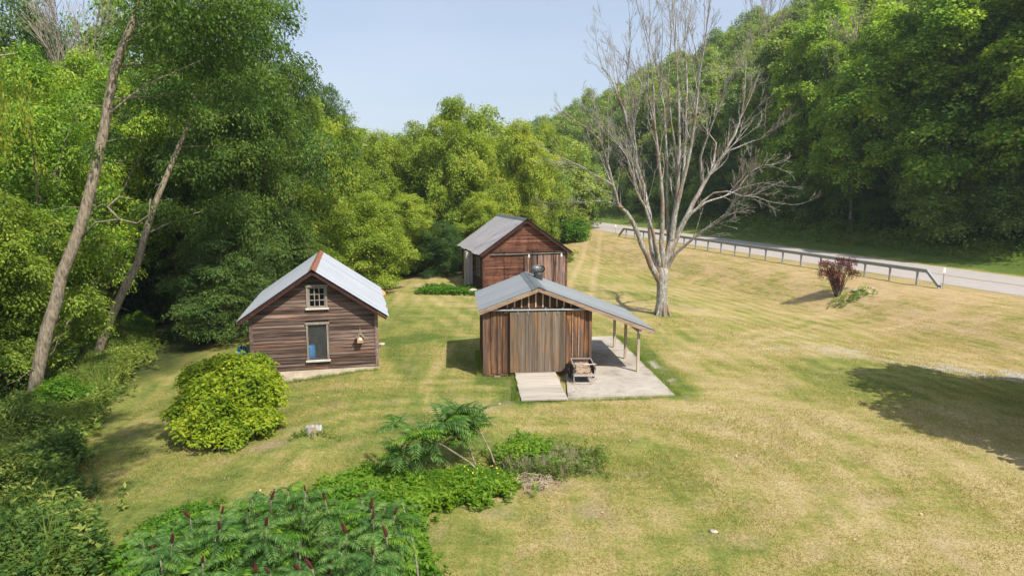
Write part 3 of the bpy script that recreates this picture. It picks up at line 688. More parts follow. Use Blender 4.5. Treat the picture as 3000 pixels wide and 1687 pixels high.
def fseq(a, b_, n_):
    return [a + (b_ - a) * i / n_ for i in range(n_ + 1)]
for e in (fseq(.0, .86, 4), fseq(2.80, w1, 4)):
    for a, b_ in zip(e[:-1], e[1:]):
        z0 = dz0 - .03 + rnd.uniform(-.02, .02); vb(sh, M['shed_board'], a + .004, b_ - .004, -.0, .026, z0, ztrk - .02, ztrk - .02)
for xb in (.245, .455, .655, .835): vb(sh, M['shed_board'], xb - .018, xb + .018, -.028, -.001, dz0 - .02, ztrk - .03, ztrk - .03, 'batten')
for xb in (2.84, 3.06, 3.28, 3.50): vb(sh, M['fascia'] if xb > 3 and xb < 3.4 else M['shed_board'], xb - .018, xb + .018, -.028, -.001, dz0 - .02, ztrk - .03, ztrk - .03, 'batten')
for xb in (.0, w1): vb(sh, M['shed_board'], xb - .05, xb + .05, -.03, .05, dz0 - .03, min(rz_s(xb - .05), rz_s(xb + .05)) - .16, min(rz_s(xb - .05), rz_s(xb + .05)) - .16, 'corner_board')
# gable: dark recessed boards, pale battens
xx = .06; gx = []
while xx < w1 - .1:
    nxt = min(xx + .245, w1 - .05); vb(sh, M['gable_board'], xx + .003, nxt - .003, .04, .058, ztrk + .0, rz_s(xx) - .13, rz_s(nxt) - .13, 'gable_board'); gx.append(nxt); xx = nxt
for xb in gx[:-1]:
    if rz_s(xb) - .13 > ztrk + .08: vb(sh, M['pale_batten'], xb - .024, xb + .024, .0, .04, ztrk + .06, rz_s(xb - .024) - .12, rz_s(xb + .024) - .12, 'batten')
MB().box(.1, w1 - .1, -.02, .04, ztrk - .02, ztrk + .06).obj('track_board', M['gable_board'], sh)
# side and back walls
def side_boards(x_, sgn, n_, y0, y1, zt):
    e = fseq(y0, y1, n_)
    for a, b_ in zip(e[:-1], e[1:]):
        MB().box(*(sorted((x_, x_ + sgn * .025))), a + .004, b_ - .004, dz0 - .02, zt).obj('wall_board', M['shed_side'], sh)
        MB().box(*(sorted((x_ + sgn * .025, x_ + sgn * .05))), b_ - .02, b_ + .02, dz0 - .01, zt - .004).obj('batten', M['shed_side'], sh)
side_boards(.03, -1, 13, .05, dep - .08, rz_s(0) - .15); side_boards(w1 - .03, 1, 13, .05, dep - .08, rz_s(w1) - .15)
e = fseq(0, w1, 14)
for a, b_ in zip(e[:-1], e[1:]): vb(sh, M['shed_board'], a + .004, b_ - .004, dep - .03, dep, dz0 - .02, rz_s(a) - .13, rz_s(b_) - .13)
MB().box(-.02, w1 + .02, .0, .12, .02, dz0 - .035).obj('sill_beam', M['shed_board'], sh); MB().box(-.02, w1 + .02, dep - .12, dep, .02, dz0 - .035).obj('sill_beam', M['shed_board'], sh)
for xb in (.45, 1.2, 2.9):
    for yb in (.1, 1.8, 3.5): MB().box(xb - .1, xb + .1, yb - .1, yb + .2, -.35, .02).obj('footing_block', M['rock'], sh)
# sliding door
dr = MB().box(.87, 2.80, -.075, -.045, .17, 2.27).obj('sliding_door', M['dark_in'], sh)
xx = .87; wds = [.285, .25, .26, .16, .255, .27, .25, .20]
for wd in wds:
    MB().box(xx + .004, xx + wd - .004, -.105 - rnd.uniform(0, .006), -.075, .155 + rnd.uniform(-.008, .008), 2.28).obj('door_board', M['door_board'], dr); xx += wd
for xb in (1.15, 1.5, 2.12, 2.52): MB().box(xb - .02, xb + .02, -.135, -.106, 2.2, 2.3).obj('door_hanger', M['galv'], dr)
MB().tube([(.12, -.115, 2.355), (w1 - .05, -.115, 2.345)], .032, 10).obj('door_track', M['galv'], sh)
for xb in (.42, .96, 1.55, 2.1, 2.7, 3.3): MB().box(xb - .025, xb + .025, -.12, .0, 2.385, 2.42).obj('track_bracket', M['galv'], sh)
# roof: deck, ribbed sheets, fascia, ridge cap, rafters
for x1_, z1_ in ((EXL, 2.35), (EXR, 1.57)):
    slab_between(sh, 'roof_deck', M['post'], RX, RZs, x1_, z1_, -.24, dep + .22, .02)
    roof_sheets(sh, M['roof_shed'], RX, RZs, x1_, z1_, -.26, dep + .25, .9, .005, .11, .014, jitter=.0)
    s_ = 1 if x1_ > RX else -1
    for y0 in (-.24, dep + .19): slab_between(sh, 'fascia', M['fascia'], RX + (0 if s_ > 0 else 0), RZs - .022, x1_ - s_ * .01, z1_ - .022, y0, y0 + .028, .11)
for y0 in fseq(.35, dep - .3, 6):
    slab_between(sh, 'rafter', M['post'], w1 + .0, rz_s(w1) - .022, EXR - .12, rz_s(EXR - .12) - .022, y0, y0 + .04, .11)
    slab_between(sh, 'rafter', M['post'], .0, rz_s(0) - .022, EXL + .04, rz_s(EXL + .04) - .022, y0, y0 + .04, .09)
cap = MB()
for a, b_, o_ in ((0, .10, .045), (.10, .24, .034)):
    for sgn, sl2 in ((-1, slL), (1, slR)):
        cap.hexa([(RX + sgn * a, -.28, RZs + o_ - sl2 * a - .012), (RX + sgn * b_, -.28, RZs + o_ - sl2 * b_ - .012), (RX + sgn * b_, dep + .27, RZs + o_ - sl2 * b_ - .012), (RX + sgn * a, dep + .27, RZs + o_ - sl2 * a - .012)],
                 [(RX + sgn * a, -.28, RZs + o_ - sl2 * a), (RX + sgn * b_, -.28, RZs + o_ - sl2 * b_), (RX + sgn * b_, dep + .27, RZs + o_ - sl2 * b_), (RX + sgn * a, dep + .27, RZs + o_ - sl2 * a)])
cap.obj('ridge_cap', M['ridge_dark'], sh)
# lean-to posts and beam
pz = rz_s(5.42) - .14
MB().box(5.37, 5.47, -.2, dep + .2, pz - .14, pz - .0).obj('canopy_beam', M['post'], sh)
for yb in (.02, 1.83, 3.62): MB().box(5.375, 5.465, yb - .045, yb + .045, .05, pz - .142).obj('post', M['post'], sh)
# turbine vent
vt = MB(); vz = rz_s(2.2); vt.lathe([(.17, -.12), (.17, .22), (.19, .23), (.19, .26)], 20, (2.2, dep - .9, vz)); vt = vt.obj('roof_vent', M['vent'], sh, True)
tb = MB(); K = 22
prof = [(.17, .27), (.235, .32), (.265, .39), (.255, .46), (.2, .52), (.1, .55)]
for k in range(K):
    t0 = 2 * math.pi * k / K; t1 = t0 + 2 * math.pi / K * 1.25
    o_ = len(tb.v)
    for r_, z_ in prof:
        tb.v.append((2.2 + r_ * math.cos(t0), dep - .9 + r_ * math.sin(t0), vz + z_)); tb.v.append((2.2 + (r_ - .03) * math.cos(t1), dep - .9 + (r_ - .03) * math.sin(t1), vz + z_))
    for i in range(len(prof) - 1): tb.f.append((o_ + 2 * i, o_ + 2 * i + 1, o_ + 2 * i + 3, o_ + 2 * i + 2))
tb.lathe([(.11, .548), (.1, .56), (.02, .575)], 16, (2.2, dep - .9, vz)); tb.lathe([(.12, .26), (.19, .4), (.08, .52)], 16, (2.2, dep - .9, vz))
tb.obj('turbine', M['vent'], vt)
# ramp
rp = thing('wooden_ramp', 'bleached plank ramp sloping down from the door of the near shed', 'ramp', wpos(sh, (.95, -.08, 0)), SY)
nb_ = 7; L_ = 2.75
for i in range(nb_):
    ya, yb = -L_ * i / nb_ - .006, -L_ * (i + 1) / nb_ + .006; za, zb = .15 - .10 * i / nb_, .15 - .10 * (i + 1) / nb_; j = rnd.uniform(-.015, .015); k_ = rnd.uniform(-.004, .004)
    MB().hexa([(.09 + j - .02 * i * .3, yb, zb - .04), (1.5 + j, yb, zb - .04), (1.5 + j, ya, za - .04), (.09 + j - .02 * i * .3, ya, za - .04)],
              [(.09 + j - .02 * i * .3, yb, zb + k_), (1.5 + j, yb, zb + k_), (1.5 + j, ya, za + k_), (.09 + j - .02 * i * .3, ya, za + k_)]).obj('plank', M['ramp'], rp)
for xx in (.2, .8, 1.4): MB().hexa([(xx, -L_ + .1, -.1), (xx + .06, -L_ + .1, -.1), (xx + .06, 0, -.1), (xx, 0, -.1)], [(xx, -L_ + .1, .005), (xx + .06, -L_ + .1, .005), (xx + .06, 0, .105), (xx, 0, .105)]).obj('ramp_joist', M['dark_in'], rp)

# ---------------------------------------------------------------- garden cart on the slab
gc = thing('garden_cart', 'two-wheeled metal garden cart full of dry leaves in front of the near shed', 'cart', wpos(sh, (3.30, -.62, .055)), SY - .06)
tw, ty0, ty1, tb0, tt0 = .33, -.62, .42, .26, .56
fr = MB()
fr.hexa([(-tw, ty0, tb0 - .02), (tw, ty0, tb0 - .02), (tw, ty1, tb0 - .02), (-tw, ty1, tb0 - .02)], [(-tw, ty0, tb0), (tw, ty0, tb0), (tw, ty1, tb0), (-tw, ty1, tb0)]).obj('floor_panel', M['cart_panel'], gc)
for x0, x1 in ((-tw - .012, -tw), (tw, tw + .012)): MB().box(x0, x1, ty0, ty1, tb0, tt0).obj('side_panel', M['cart_panel'], gc)
MB().box(-tw, tw, ty1, ty1 + .012, tb0, tt0).obj('end_panel', M['cart_panel'], gc)
MB().hexa([(-tw, ty0 - .012, tb0), (tw, ty0 - .012, tb0), (tw, ty0, tb0), (-tw, ty0, tb0)], [(-tw, ty0 - .012, tb0 + .06), (tw, ty0 - .012, tb0 + .06), (tw, ty0, tb0 + .06), (-tw, ty0, tb0 + .06)]).obj('front_lip', M['alu'], gc)
rim = MB()
rim.box(-tw - .03, -tw + .005, ty0, ty1 + .03, tt0, tt0 + .03); rim.box(tw - .005, tw + .03, ty0, ty1 + .03, tt0, tt0 + .03); rim.box(-tw + .005, tw - .005, ty1 - .005, ty1 + .03, tt0, tt0 + .03)
rim.box(-tw - .02, tw + .02, ty0 - .03, ty0 - .012, tb0 - .02, tb0 + .015)
rim.obj('rim', M['alu'], gc)
MB().tube([(-tw - .04, .0, .55), (-tw - .05, ty0 + .05, .62), (-tw - .04, ty0 - .12, .68), (-tw + .04, ty0 - .2, .70), (tw - .04, ty0 - .2, .70), (tw + .04, ty0 - .12, .68), (tw + .05, ty0 + .05, .62), (tw + .04, .0, .55)], .016, 8).obj('handle', M['alu'], gc, True)
MB().tube([(-tw - .02, ty0 + .05, .45), (-tw - .02, ty0 - .02, .1), (-tw + .04, ty0 - .05, .02), (tw - .04, ty0 - .05, .02), (tw + .02, ty0 - .02, .1), (tw + .02, ty0 + .05, .45)], .014, 8).obj('leg_hoop', M['alu'], gc, True)
for sx in (-1, 1):
    wh = MB(); ring = [(sx * (tw + .09), .12 + .25 * math.cos(2 * math.pi * k / 24), .28 + .25 * math.sin(2 * math.pi * k / 24)) for k in range(25)]
    wh.tube(ring, .028, 8, False); wh = wh.obj('wheel', M['rubber'], gc, True)
    sp = MB(); sp.tube([(sx * (tw + .03), .12, .28), (sx * (tw + .13), .12, .28)], .03, 8)
    for k in range(10):
        t = 2 * math.pi * k / 10; sp.tube([(sx * (tw + .09), .12, .28), (sx * (tw + .09), .12 + .235 * math.cos(t), .28 + .235 * math.sin(t))], .006, 4)
    sp.obj('spokes', M['galv'], wh)
MB().tube([(-tw - .1, .12, .28), (tw + .1, .12, .28)], .014, 6).obj('axle', M['galv'], gc)
rg = np.random.RandomState(5); V = []; na, nb = 26, 34
for i in range(na):
    for j in range(nb):
        u_, v_ = i / (na - 1), j / (nb - 1); e_ = min(u_, 1 - u_, v_, 1 - v_)
        V.append((-tw + .01 + (2 * tw - .02) * u_, ty0 + .005 + (ty1 - ty0 - .01) * v_, .285 + .22 * (min(1, e_ * 6)) * (.55 + .45 * v_) + rg.uniform(-.018, .018)))
F_ = [(i * nb + j, (i + 1) * nb + j, (i + 1) * nb + j + 1, i * nb + j + 1) for i in range(na - 1) for j in range(nb - 1)]
ld = thing('dry_leaf_load', 'heap of dry brown leaves and straw filling the garden cart', 'leaf heap', gc.location, SY - .06)
mobj('heap', rowmesh('heap', V, F_, M['straw'], False), ld)
P_ = np.stack([rg.uniform(-tw + .04, tw - .04, 500), rg.uniform(ty0 + .04, ty1 - .04, 500), np.zeros(500)], -1)
P_[:, 2] = .285 + .2 * np.minimum(1, 6 * np.minimum(np.minimum((P_[:, 0] + tw) / (2 * tw), 1 - (P_[:, 0] + tw) / (2 * tw)), np.minimum((P_[:, 1] - ty0) / 1.04, 1 - (P_[:, 1] - ty0) / 1.04))) * (.55 + .45 * (P_[:, 1] - ty0) / 1.04) + .02
a_ = rg.normal(size=(500, 3)) * [.04, .04, .012]; b_2 = rg.normal(size=(500, 3)) * .008
V = np.stack([P_ - a_, P_ + b_2, P_ + a_, P_ - b_2], 1).reshape(-1, 3); tag(mobj('straw_wisps', rowmesh('straw_wisps', V, np.arange(2000).reshape(-1, 4), M['dry_twigs']), ld), kind='stuff')

# ---------------------------------------------------------------- guardrail and marker posts
GA = Vector((24.3, 38.3)); GB = Vector((11.75, 76.9)); gd = (GB - GA).normalized(); gl = (GB - GA).length; gn = Vector((gd.y, -gd.x))
gr = thing('guardrail', 'galvanised steel guardrail on posts along the near edge of the road', 'guardrail', (GA.x, GA.y, gz(GA.x, GA.y)))
def gp(s_, off=0): v = GA + gd * s_ + gn * off; return v
post_m = None; ns = 21
def rail_top(s_): v = gp(s_); return gz(v.x, v.y) + 1.0
prof_r = [(.0, -.20), (.0, .0)]
def rail_piece(s0, s1, z0, z1, t0=0.):
    mb = MB(); base = Vector((GA.x, GA.y, gr.location.z))
    for s_, z_ in ((s0, z0), (s1, z1)):
        v = gp(s_)
        for o_, h_ in prof_r: mb.v.append((v.x - gn.x * (o_ + .09) - base.x, v.y - gn.y * (o_ + .09) - base.y, z_ + h_ - base.z))
        for o_, h_ in prof_r[::-1]: mb.v.append((v.x + gn.x * .09 - base.x, v.y + gn.y * .09 - base.y, z_ + h_ - base.z))
    k = 4
    for j in range(k): mb.f.append((j, (j + 1) % k, k + (j + 1) % k, k + j))
    return mb.obj('rail', M['rail'], gr)
E0 = 1.55; sl0 = [E0 + 1.93 * i for i in range(ns)]; sl0 = [s_ for s_ in sl0 if s_ < gl - 1.2]
for i, s_ in enumerate(sl0):
    e_ = sl0[i + 1] if i + 1 < len(sl0) else s_
    if e_ > s_: rail_piece(s_, e_, rail_top(s_), rail_top(e_))
    v = gp(s_, .0); zt = rail_top(s_)
    p = MB().box(-.05, .05, -.04, .04, -.3, .798).obj('post', M['rail'], gr, False, (v.x - GA.x, v.y - GA.y, zt - 1.0 - gr.location.z)); p.rotation_euler.z = math.atan2(gn.y, gn.x)
    MB().box(-.11, .11, -.06, .06, .78, .799).obj('bracket', M['rail'], p)
rail_piece(.9, E0, rail_top(.9) - .0, rail_top(E0)); rail_piece(.05, .9, rail_top(.05) - .80, rail_top(.9))
s_ = sl0[-1]; rail_piece(s_, s_ + .6, rail_top(s_), rail_top(s_)); rail_piece(s_ + .6, s_ + 1.6, rail_top(s_), rail_top(s_) - .75)
for lbl, p, hgt in (('white-topped steel marker post at the near end of the guardrail', gp(-.15, .0), 1.22), ('thin white-topped marker post at the far end of the guardrail', gp(gl + .2, 0), 1.25), ('small white-topped marker post beyond the guardrail by the far shrubs', None, 1.2)):
    if p is None: q_ = on_z(1724, 657, .95); p = Vector((q_.x, q_.y))
    z_ = gz(p.x, p.y); mk = thing('marker_post', lbl, 'marker post', (p.x, p.y, z_), group=None)
    MB().box(-.022, .022, -.015, .015, -.2, hgt - .28).obj('post', M['rail'], mk); MB().box(-.065, .065, -.03, .0, hgt - .29, hgt).obj('reflector', M['white_sign'], mk)

# ---------------------------------------------------------------- foliage generators
def norm(a): return a / np.maximum(np.linalg.norm(a, axis=-1, keepdims=True), 1e-9)
def leafquads(P, Nn, A_, size, asp):
    """one folded rhombus per leaf; A_ = preferred long axis"""
    a = norm(A_ - Nn * (A_ * Nn).sum(-1, keepdims=True)); b = np.cross(Nn, a); s = size[:, None]
    return np.stack([P - a * s * .5, P + b * s * asp * .5 + Nn * s * .05, P + a * s * .5 - Nn * s * .12, P - b * s * asp * .5 + Nn * s * .05], 1).reshape(-1, 3)
def clusters(rg, C, D, ncl, cr, size, asp=.55, flat=.3, droop=.25, hang=0., jit=.45, upw=.8):
    """ncl leaves round each clump centre C whose outward direction is D"""
    n = len(C); C = np.repeat(C, ncl, 0); D = np.repeat(D, ncl, 0)
    nr = norm(D * .55 + np.array([0, 0, upw]) + rg.normal(size=(n, 3)).repeat(ncl, 0) * .22)
    t = norm(np.cross(nr, rg.normal(size=(n, 3)).repeat(ncl, 0))); u_ = np.cross(nr, t)
    ang = rg.uniform(0, 6.283, n * ncl); rr = np.sqrt(rg.uniform(0, 1, n * ncl)) * cr
    o = t * (np.cos(ang) * rr)[:, None] + u_ * (np.sin(ang) * rr)[:, None]
    P = C + o + nr * (rg.normal(size=n * ncl) * cr * flat)[:, None]
    P[:, 2] -= droop * rr ** 2 / cr
    ln = norm(nr + rg.normal(size=(n * ncl, 3)) * jit)
    A_ = norm(o + rg.normal(size=o.shape) * cr * .3 + np.array([0, 0, -hang]))
    sz = size * rg.uniform(.5, 1.45, n * ncl)
    return leafquads(P, ln, A_, sz, asp)
def crown(seed, R, H, z0, nlobe, nclump, ncl, size, cr=.45, asp=.55, flat=.3, droop=.25, hang=0, lobe=(.26, .42), pw=(.75, .6), squash=.8, jit=.45, upw=.8, irregular=.2):
    rg = np.random.RandomState(seed); L = []
    for i in range(nlobe):
        t = ((i + .5) / nlobe) ** .8; a = i * 2.4 + rg.uniform(-.5, .5)
        pr = math.sin(math.pi * min(1, max(.04, t)) ** pw[0]) ** pw[1]; ra = pr * R * rg.uniform(.45, .85) if i < nlobe - 2 else pr * R * .2
        lr = R * rg.uniform(*lobe) * (1.1 - .35 * t); ra *= 1 + rg.uniform(-irregular, irregular)
        L.append((ra * math.cos(a), ra * math.sin(a), z0 + (H - z0) * (.06 + .9 * t) - lr * .5 * squash, lr))
    for i in range(max(3, nlobe // 5)):   # core
        t = (i + 1) / (nlobe // 5 + 2); L.append((rg.uniform(-.15, .15) * R, rg.uniform(-.15, .15) * R, z0 + (H - z0) * (.1 + .75 * t), R * .38 * (1.1 - .4 * t)))
    L = np.array(L); w_ = L[:, 3] ** 2; w_ /= w_.sum()
    k = int(nclump * 2.6); li = rg.choice(len(L), k, p=w_)
    D = rg.normal(size=(k, 3)); D[:, 2] = D[:, 2] * .8 + .25; D = norm(D)
    ph = rg.uniform(0, 6, 3); bumpy = 1 + .20 * np.sin(D[:, 0] * 5 + ph[0] + li) + .17 * np.sin(D[:, 1] * 7 + ph[1] + 2 * li) + .15 * np.sin(D[:, 2] * 8 + ph[2] + li)
    rad = L[li, 3] * (1 - .4 * rg.uniform(0, 1, k) ** 2) * rg.uniform(.85, 1.15, k) * bumpy * np.where(rg.uniform(0, 1, k) < .06, 1.35, 1.0)
    C = L[li, :3] + D * rad[:, None] * np.array([1, 1, squash])
    dist = np.linalg.norm((C[:, None] - L[None, :, :3]) / np.array([1, 1, squash]), axis=-1) / L[None, :, 3]
    dist[np.arange(k), li] = 9; ok = (dist.min(1) > .72) & (C[:, 2] > z0 * .7); C = C[ok][:nclump]; D = D[ok][:nclump]
    return clusters(rg, C, D, ncl, cr, size, asp, flat, droop, hang, jit, upw), L
def trunkmesh(name, seed, H, rb, L, mat, lean=(0, 0), k=8, top=.82, nl=14, path=None):
    rg = random.Random(seed); mb = MB()
    n_ = 8
    if path is None:
        path = [(lean[0] * t * t * H + rg.uniform(-.12, .12) * (t > 0), lean[1] * t * t * H + rg.uniform(-.12, .12) * (t > 0), -.35 + (H * top + .35) * t) for t in [i / n_ for i in range(n_ + 1)]]
    rr = [rb * (1.25 if i == 0 else 1) * (1 - .85 * i / (len(path) - 1)) for i in range(len(path))]
    mb.tube(path, rr, k)
    for l in L[:nl]:
        tz = max(.16, min(.9, (l[2] / H) * .8 - .12)); i = min(len(path) - 2, int(tz * (len(path) - 1) / top)); a = Vector(path[i]); e = Vector(l[:3]); mid = a.lerp(e, .5) + Vector((0, 0, -.06 * (e - a).length))
        r0 = rr[i] * .5; mb.tube([a, mid, e, e + (e - mid).normalized() * l[3] * .6], [r0, r0 * .65, r0 * .35, .015], 5, False)
    return mb.mesh(name, mat, True)
def quads(V): return np.arange(len(V)).reshape(-1, 4)
PROTO = {}
def proto(key, lm, bm, H, rb, mesh_args, lean=(0, 0), nl=14, top=.82):
    V, L = crown(**mesh_args); me = rowmesh('crown', V, quads(V), M[lm])
    PROTO[key] = (me, trunkmesh('trunk', mesh_args['seed'], H, rb, L, M[bm], lean, nl=nl, top=top), H, mesh_args['R'])
def tree(key, x, y, H=None, R=None, rz=None, label=None, cat='tree', group=None, name='deciduous_tree', zoff=0, loc=None):
    cm, tm, h0, r0 = PROTO[key]; s_ = (H or h0) / h0; sr = (R or r0 * s_) / r0
    t = bpy.data.objects.new(name, None); COL.objects.link(t); t.location = (x, y, gz(x, y) + zoff - .05); t.rotation_euler = (0, 0, rnd.uniform(0, 6.28) if rz is None else rz); t.scale = (sr, sr, s_)
    tag(t, label, cat, group)
    if tm: mobj('trunk', tm, t)
    mobj('crown', cm, t); return t
# central box elders: yellow green, mid size leaves
proto('elder_a', 'leaf_elder', 'bark_dark', 13, .22, dict(seed=1, R=4.6, H=13, z0=1.2, nlobe=34, nclump=1250, ncl=60, size=.18, cr=.52, asp=.5, hang=.5, droop=.55, lobe=(.19, .33), irregular=.4))
proto('elder_b', 'leaf_elder', 'bark_dark', 13, .22, dict(seed=2, R=4.6, H=13, z0=.8, nlobe=30, nclump=1250, ncl=60, size=.18, cr=.52, asp=.5, hang=.5, droop=.55, lobe=(.2, .34), pw=(.6, .6), irregular=.4))
proto('locust_a', 'leaf_locust', 'bark', 16, .26, dict(seed=3, R=4.8, H=16, z0=3.2, nlobe=26, nclump=1150, ncl=60, size=.16, cr=.62, asp=.42, hang=.7, flat=.14, droop=.6, lobe=(.22, .36), pw=(1.0, .6), irregular=.35), nl=20)
proto('locust_b', 'leaf_blue', 'bark', 14, .24, dict(seed=4, R=4.8, H=14, z0=.6, nlobe=28, nclump=1150, ncl=58, size=.17, cr=.6, asp=.42, hang=.6, flat=.15, droop=.6, lobe=(.24, .38), pw=(.7, .5)))
proto('maple_a', 'leaf_maple', 'bark_dark', 21, .36, dict(seed=5, R=7.2, H=21, z0=3.6, nlobe=38, nclump=1700, ncl=52, size=.25, cr=.8, asp=.7, flat=.16, droop=.35, lobe=(.19, .3), pw=(.7, .5), squash=.6, jit=.35, upw=1.1), nl=24)
proto('maple_b', 'leaf_maple', 'bark_dark', 19, .34, dict(seed=6, R=6.4, H=19, z0=1.6, nlobe=34, nclump=1500, ncl=52, size=.25, cr=.8, asp=.7, flat=.16, droop=.35, lobe=(.2, .32), pw=(.65, .5), squash=.65, jit=.35, upw=1.1), nl=24)
proto('hill_a', 'leaf_hill', 'bark_dark', 16, .22, dict(seed=7, R=4.6, H=16, z0=1.5, nlobe=30, nclump=760, ncl=44, size=.29, cr=.8, asp=.6, flat=.3, lobe=(.25, .4), pw=(.85, .6)))
proto('hill_b', 'leaf_hill', 'bark_dark', 18, .22, dict(seed=8, R=4.2, H=18, z0=2, nlobe=30, nclump=760, ncl=44, size=.29, cr=.75, asp=.6, flat=.3, lobe=(.26, .42), pw=(1., .6)))
proto('ash_a', 'leaf_maple', 'bark', 15, .2, dict(seed=14, R=4.8, H=15, z0=3, nlobe=34, nclump=950, ncl=46, size=.16, cr=.5, asp=.45, hang=.4, flat=.2, droop=.5, lobe=(.14, .25), pw=(.9, .5), irregular=.5), nl=26)
proto('shrub_a', 'leaf_fresh', 'bark_dark', 3, .05, dict(seed=9, R=1.8, H=3, z0=.1, nlobe=12, nclump=420, ncl=26, size=.17, cr=.35, asp=.6, flat=.4, lobe=(.3, .5), pw=(.55, .5)))
proto('shrub_b', 'leaf_weed', 'bark_dark', 3, .05, dict(seed=10, R=1.8, H=3, z0=.05, nlobe=12, nclump=420, ncl=26, size=.16, cr=.35, asp=.35, flat=.5, hang=-.4, lobe=(.3, .5), pw=(.5, .5)))
proto('edge_a', 'leaf_hill', 'bark_dark', 7, .1, dict(seed=12, R=3.4, H=7, z0=.2, nlobe=18, nclump=900, ncl=30, size=.22, cr=.6, asp=.55, flat=.22, droop=.5, lobe=(.25, .42), pw=(.55, .5)))
# pine: whorls of branches carrying needle tufts
def pine(seed, H, R):
    rg = np.random.RandomState(seed); C = []; D = []
    nw = 20
    for i in range(nw):
        t = i / nw; z = 1.5 + (H - 1.5) * t; rr = R * (1 - t) ** .75 * rg.uniform(.8, 1.15) + .15
        for k in range(7):
            a = rg.uniform(0, 6.283); n = max(2, int(rr / .35))
            for j in range(n):
                q_ = rr * (j + 1) / n; C.append((q_ * math.cos(a), q_ * math.sin(a), z + .12 * q_ - .05 * q_ * q_ * .3)); D.append((math.cos(a), math.sin(a), .5))
    for i in range(8): C.append((0, 0, H - .1 - i * .1)); D.append((0, 0, 1))
    return clusters(rg, np.array(C), np.array(D), 15, .42, .42, .18, .25, .1, 0, .5, .6)
V = pine(3, 19, 3.4); pm = MB().tube([(0, 0, -.4), (0, 0, 8), (0, 0, 18.6)], [.26, .16, .03], 7).mesh('trunk', M['bark_dark'], True)
PROTO['pine'] = (rowmesh('crown', V, quads(V), M['leaf_pine']), pm, 19, 3.4)

# ---------------------------------------------------------------- central row behind the lawn
def px_tree(key, px, ytop, Yd, R, label, name='box_elder_tree', zb=None, **k):
    p = on_y(px, ytop, Yd); z0 = gz(p.x, Yd); return tree(key, p.x, Yd, p.z - z0 + .05, R, None, label, 'tree', k.pop('group', 'trees along the back of the lawn'), name, **k)
for a in [
    ('elder_a', 905, 268, 46, 3.6, 'tall yellow-green tree directly beyond the left outbuilding roof ridge, against the dark locusts'),
    ('elder_b', 1000, 330, 52, 3.8, 'yellow-green tree left of centre whose top meets the lower sky edge'),
    ('elder_a', 1110, 372, 57, 3.9, 'lower rounded yellow-green tree at the left of the open sky gap'),
    ('elder_b', 1215, 352, 60, 3.6, 'rounded tree left of the tallest central crown'),
    ('elder_a', 1330, 268, 58, 4.1, 'tallest central tree with ragged top rising alone into the sky'),
    ('elder_b', 1425, 395, 60, 3.0, 'lower leafy tree in the dip right of the tallest central crown'),
    ('elder_a', 1525, 338, 61, 3.7, 'broad green tree directly behind the red barn ridge'),
    ('elder_b', 1600, 356, 78, 3.6, 'rightmost green tree of the row behind the red barn, beside the far road end'),
    ('elder_b', 1070, 560, 44, 3.4, 'low spreading tree whose branches droop over the shaded lawn edge right of the left outbuilding'),
    ('elder_a', 860, 520, 40, 3.2, 'mid-height yellow-green tree rising right behind the left outbuilding'),
    ('locust_b', 1290, 640, 50, 2.3, 'low bushy green tree left of the red barn at the lawn edge'),
    ('elder_b', 1410, 560, 53, 2.8, 'small bright tree just behind the red barn left roof edge'),
    ('elder_a', 1190, 560, 52, 3.2, 'medium tree filling the gap above the shaded lawn pocket')]:
    px_tree(*a)
for px, yt, Yd in ((1420, 305, 74), (1260, 375, 74), (1050, 370, 70), (1160, 388, 76), (1480, 372, 78), (1590, 358, 80), (960, 330, 66), (1350, 370, 80), (1660, 395, 84), (1700, 420, 90)):
    px_tree('hill_a', px, yt, Yd, 4.2, 'back-row tree whose top shows ' + {1420: 'right of the tallest central crown', 1260: 'above the shaded lawn pocket', 1050: 'left of the open sky gap', 1160: 'at the bottom of the open sky gap', 1480: 'just left of the barn ridge', 1590: 'just right of the barn ridge', 960: 'beside the thin-topped locust', 1350: 'behind the tallest central crown', 1660: 'over the far shrubs', 1700: 'over the far road end'}[px], 'deciduous_tree', group='trees in the second row behind the lawn')
# ---------------------------------------------------------------- left wood
lw = [  # key, px of crown centre, px y of top, distance, radius, label
    ('locust_a', 640, -160, 37, 5.2, 'very tall dark locust above the left outbuilding, its crown cut by the picture top'),
    ('locust_a', 800, 150, 44, 3.9, 'tall dark locust standing against the sky above the left outbuilding'),
    ('locust_a', 955, 232, 58, 3.6, 'thin-topped dark locust poking out beside the yellow-green tree'),
    ('locust_b', 640, 640, 32.5, 3.1, 'low dark blue-green tree sweeping down to the shaded lawn left of the outbuilding'),
    ('locust_b', 770, 560, 36.5, 3.4, 'dark bushy tree directly left of the outbuilding roof'),
    ('locust_a', 480, -60, 42, 5.0, 'tall dark tree behind the leaning bare trunks'),
    ('ash_a', 60, 100, 30, 4.4, 'airy mid-green tree at the left picture edge under the willow leaves'),
    ('ash_a', 230, 120, 36, 5.0, 'airy tall green tree behind the nearest leaning trunk'),
    ('locust_b', 20, -100, 40, 5.5, 'tall dark tree filling the upper left picture corner'),
    ('elder_a', -60, 520, 24.5, 3.2, 'low yellow-green tree at the left picture edge behind the weeds'),
    ('elder_b', 150, 770, 32, 2.3, 'low leafy tree in the shade between the two leaning trunks'),
    ('locust_b', 400, 400, 44, 4.0, 'dark leafy tree seen between the leaning trunks'),
    ('ash_a', 330, -60, 50, 4.8, 'thin-crowned tree with pale dead twigs in the upper left'),
    ('locust_a', 860, 380, 50, 3.6, 'dark locust tucked behind the tall yellow-green tree'),
    ('locust_a', 720, 210, 36, 3.4, 'dark locust standing just behind the leaning locusts and left of the outbuilding ridge')]
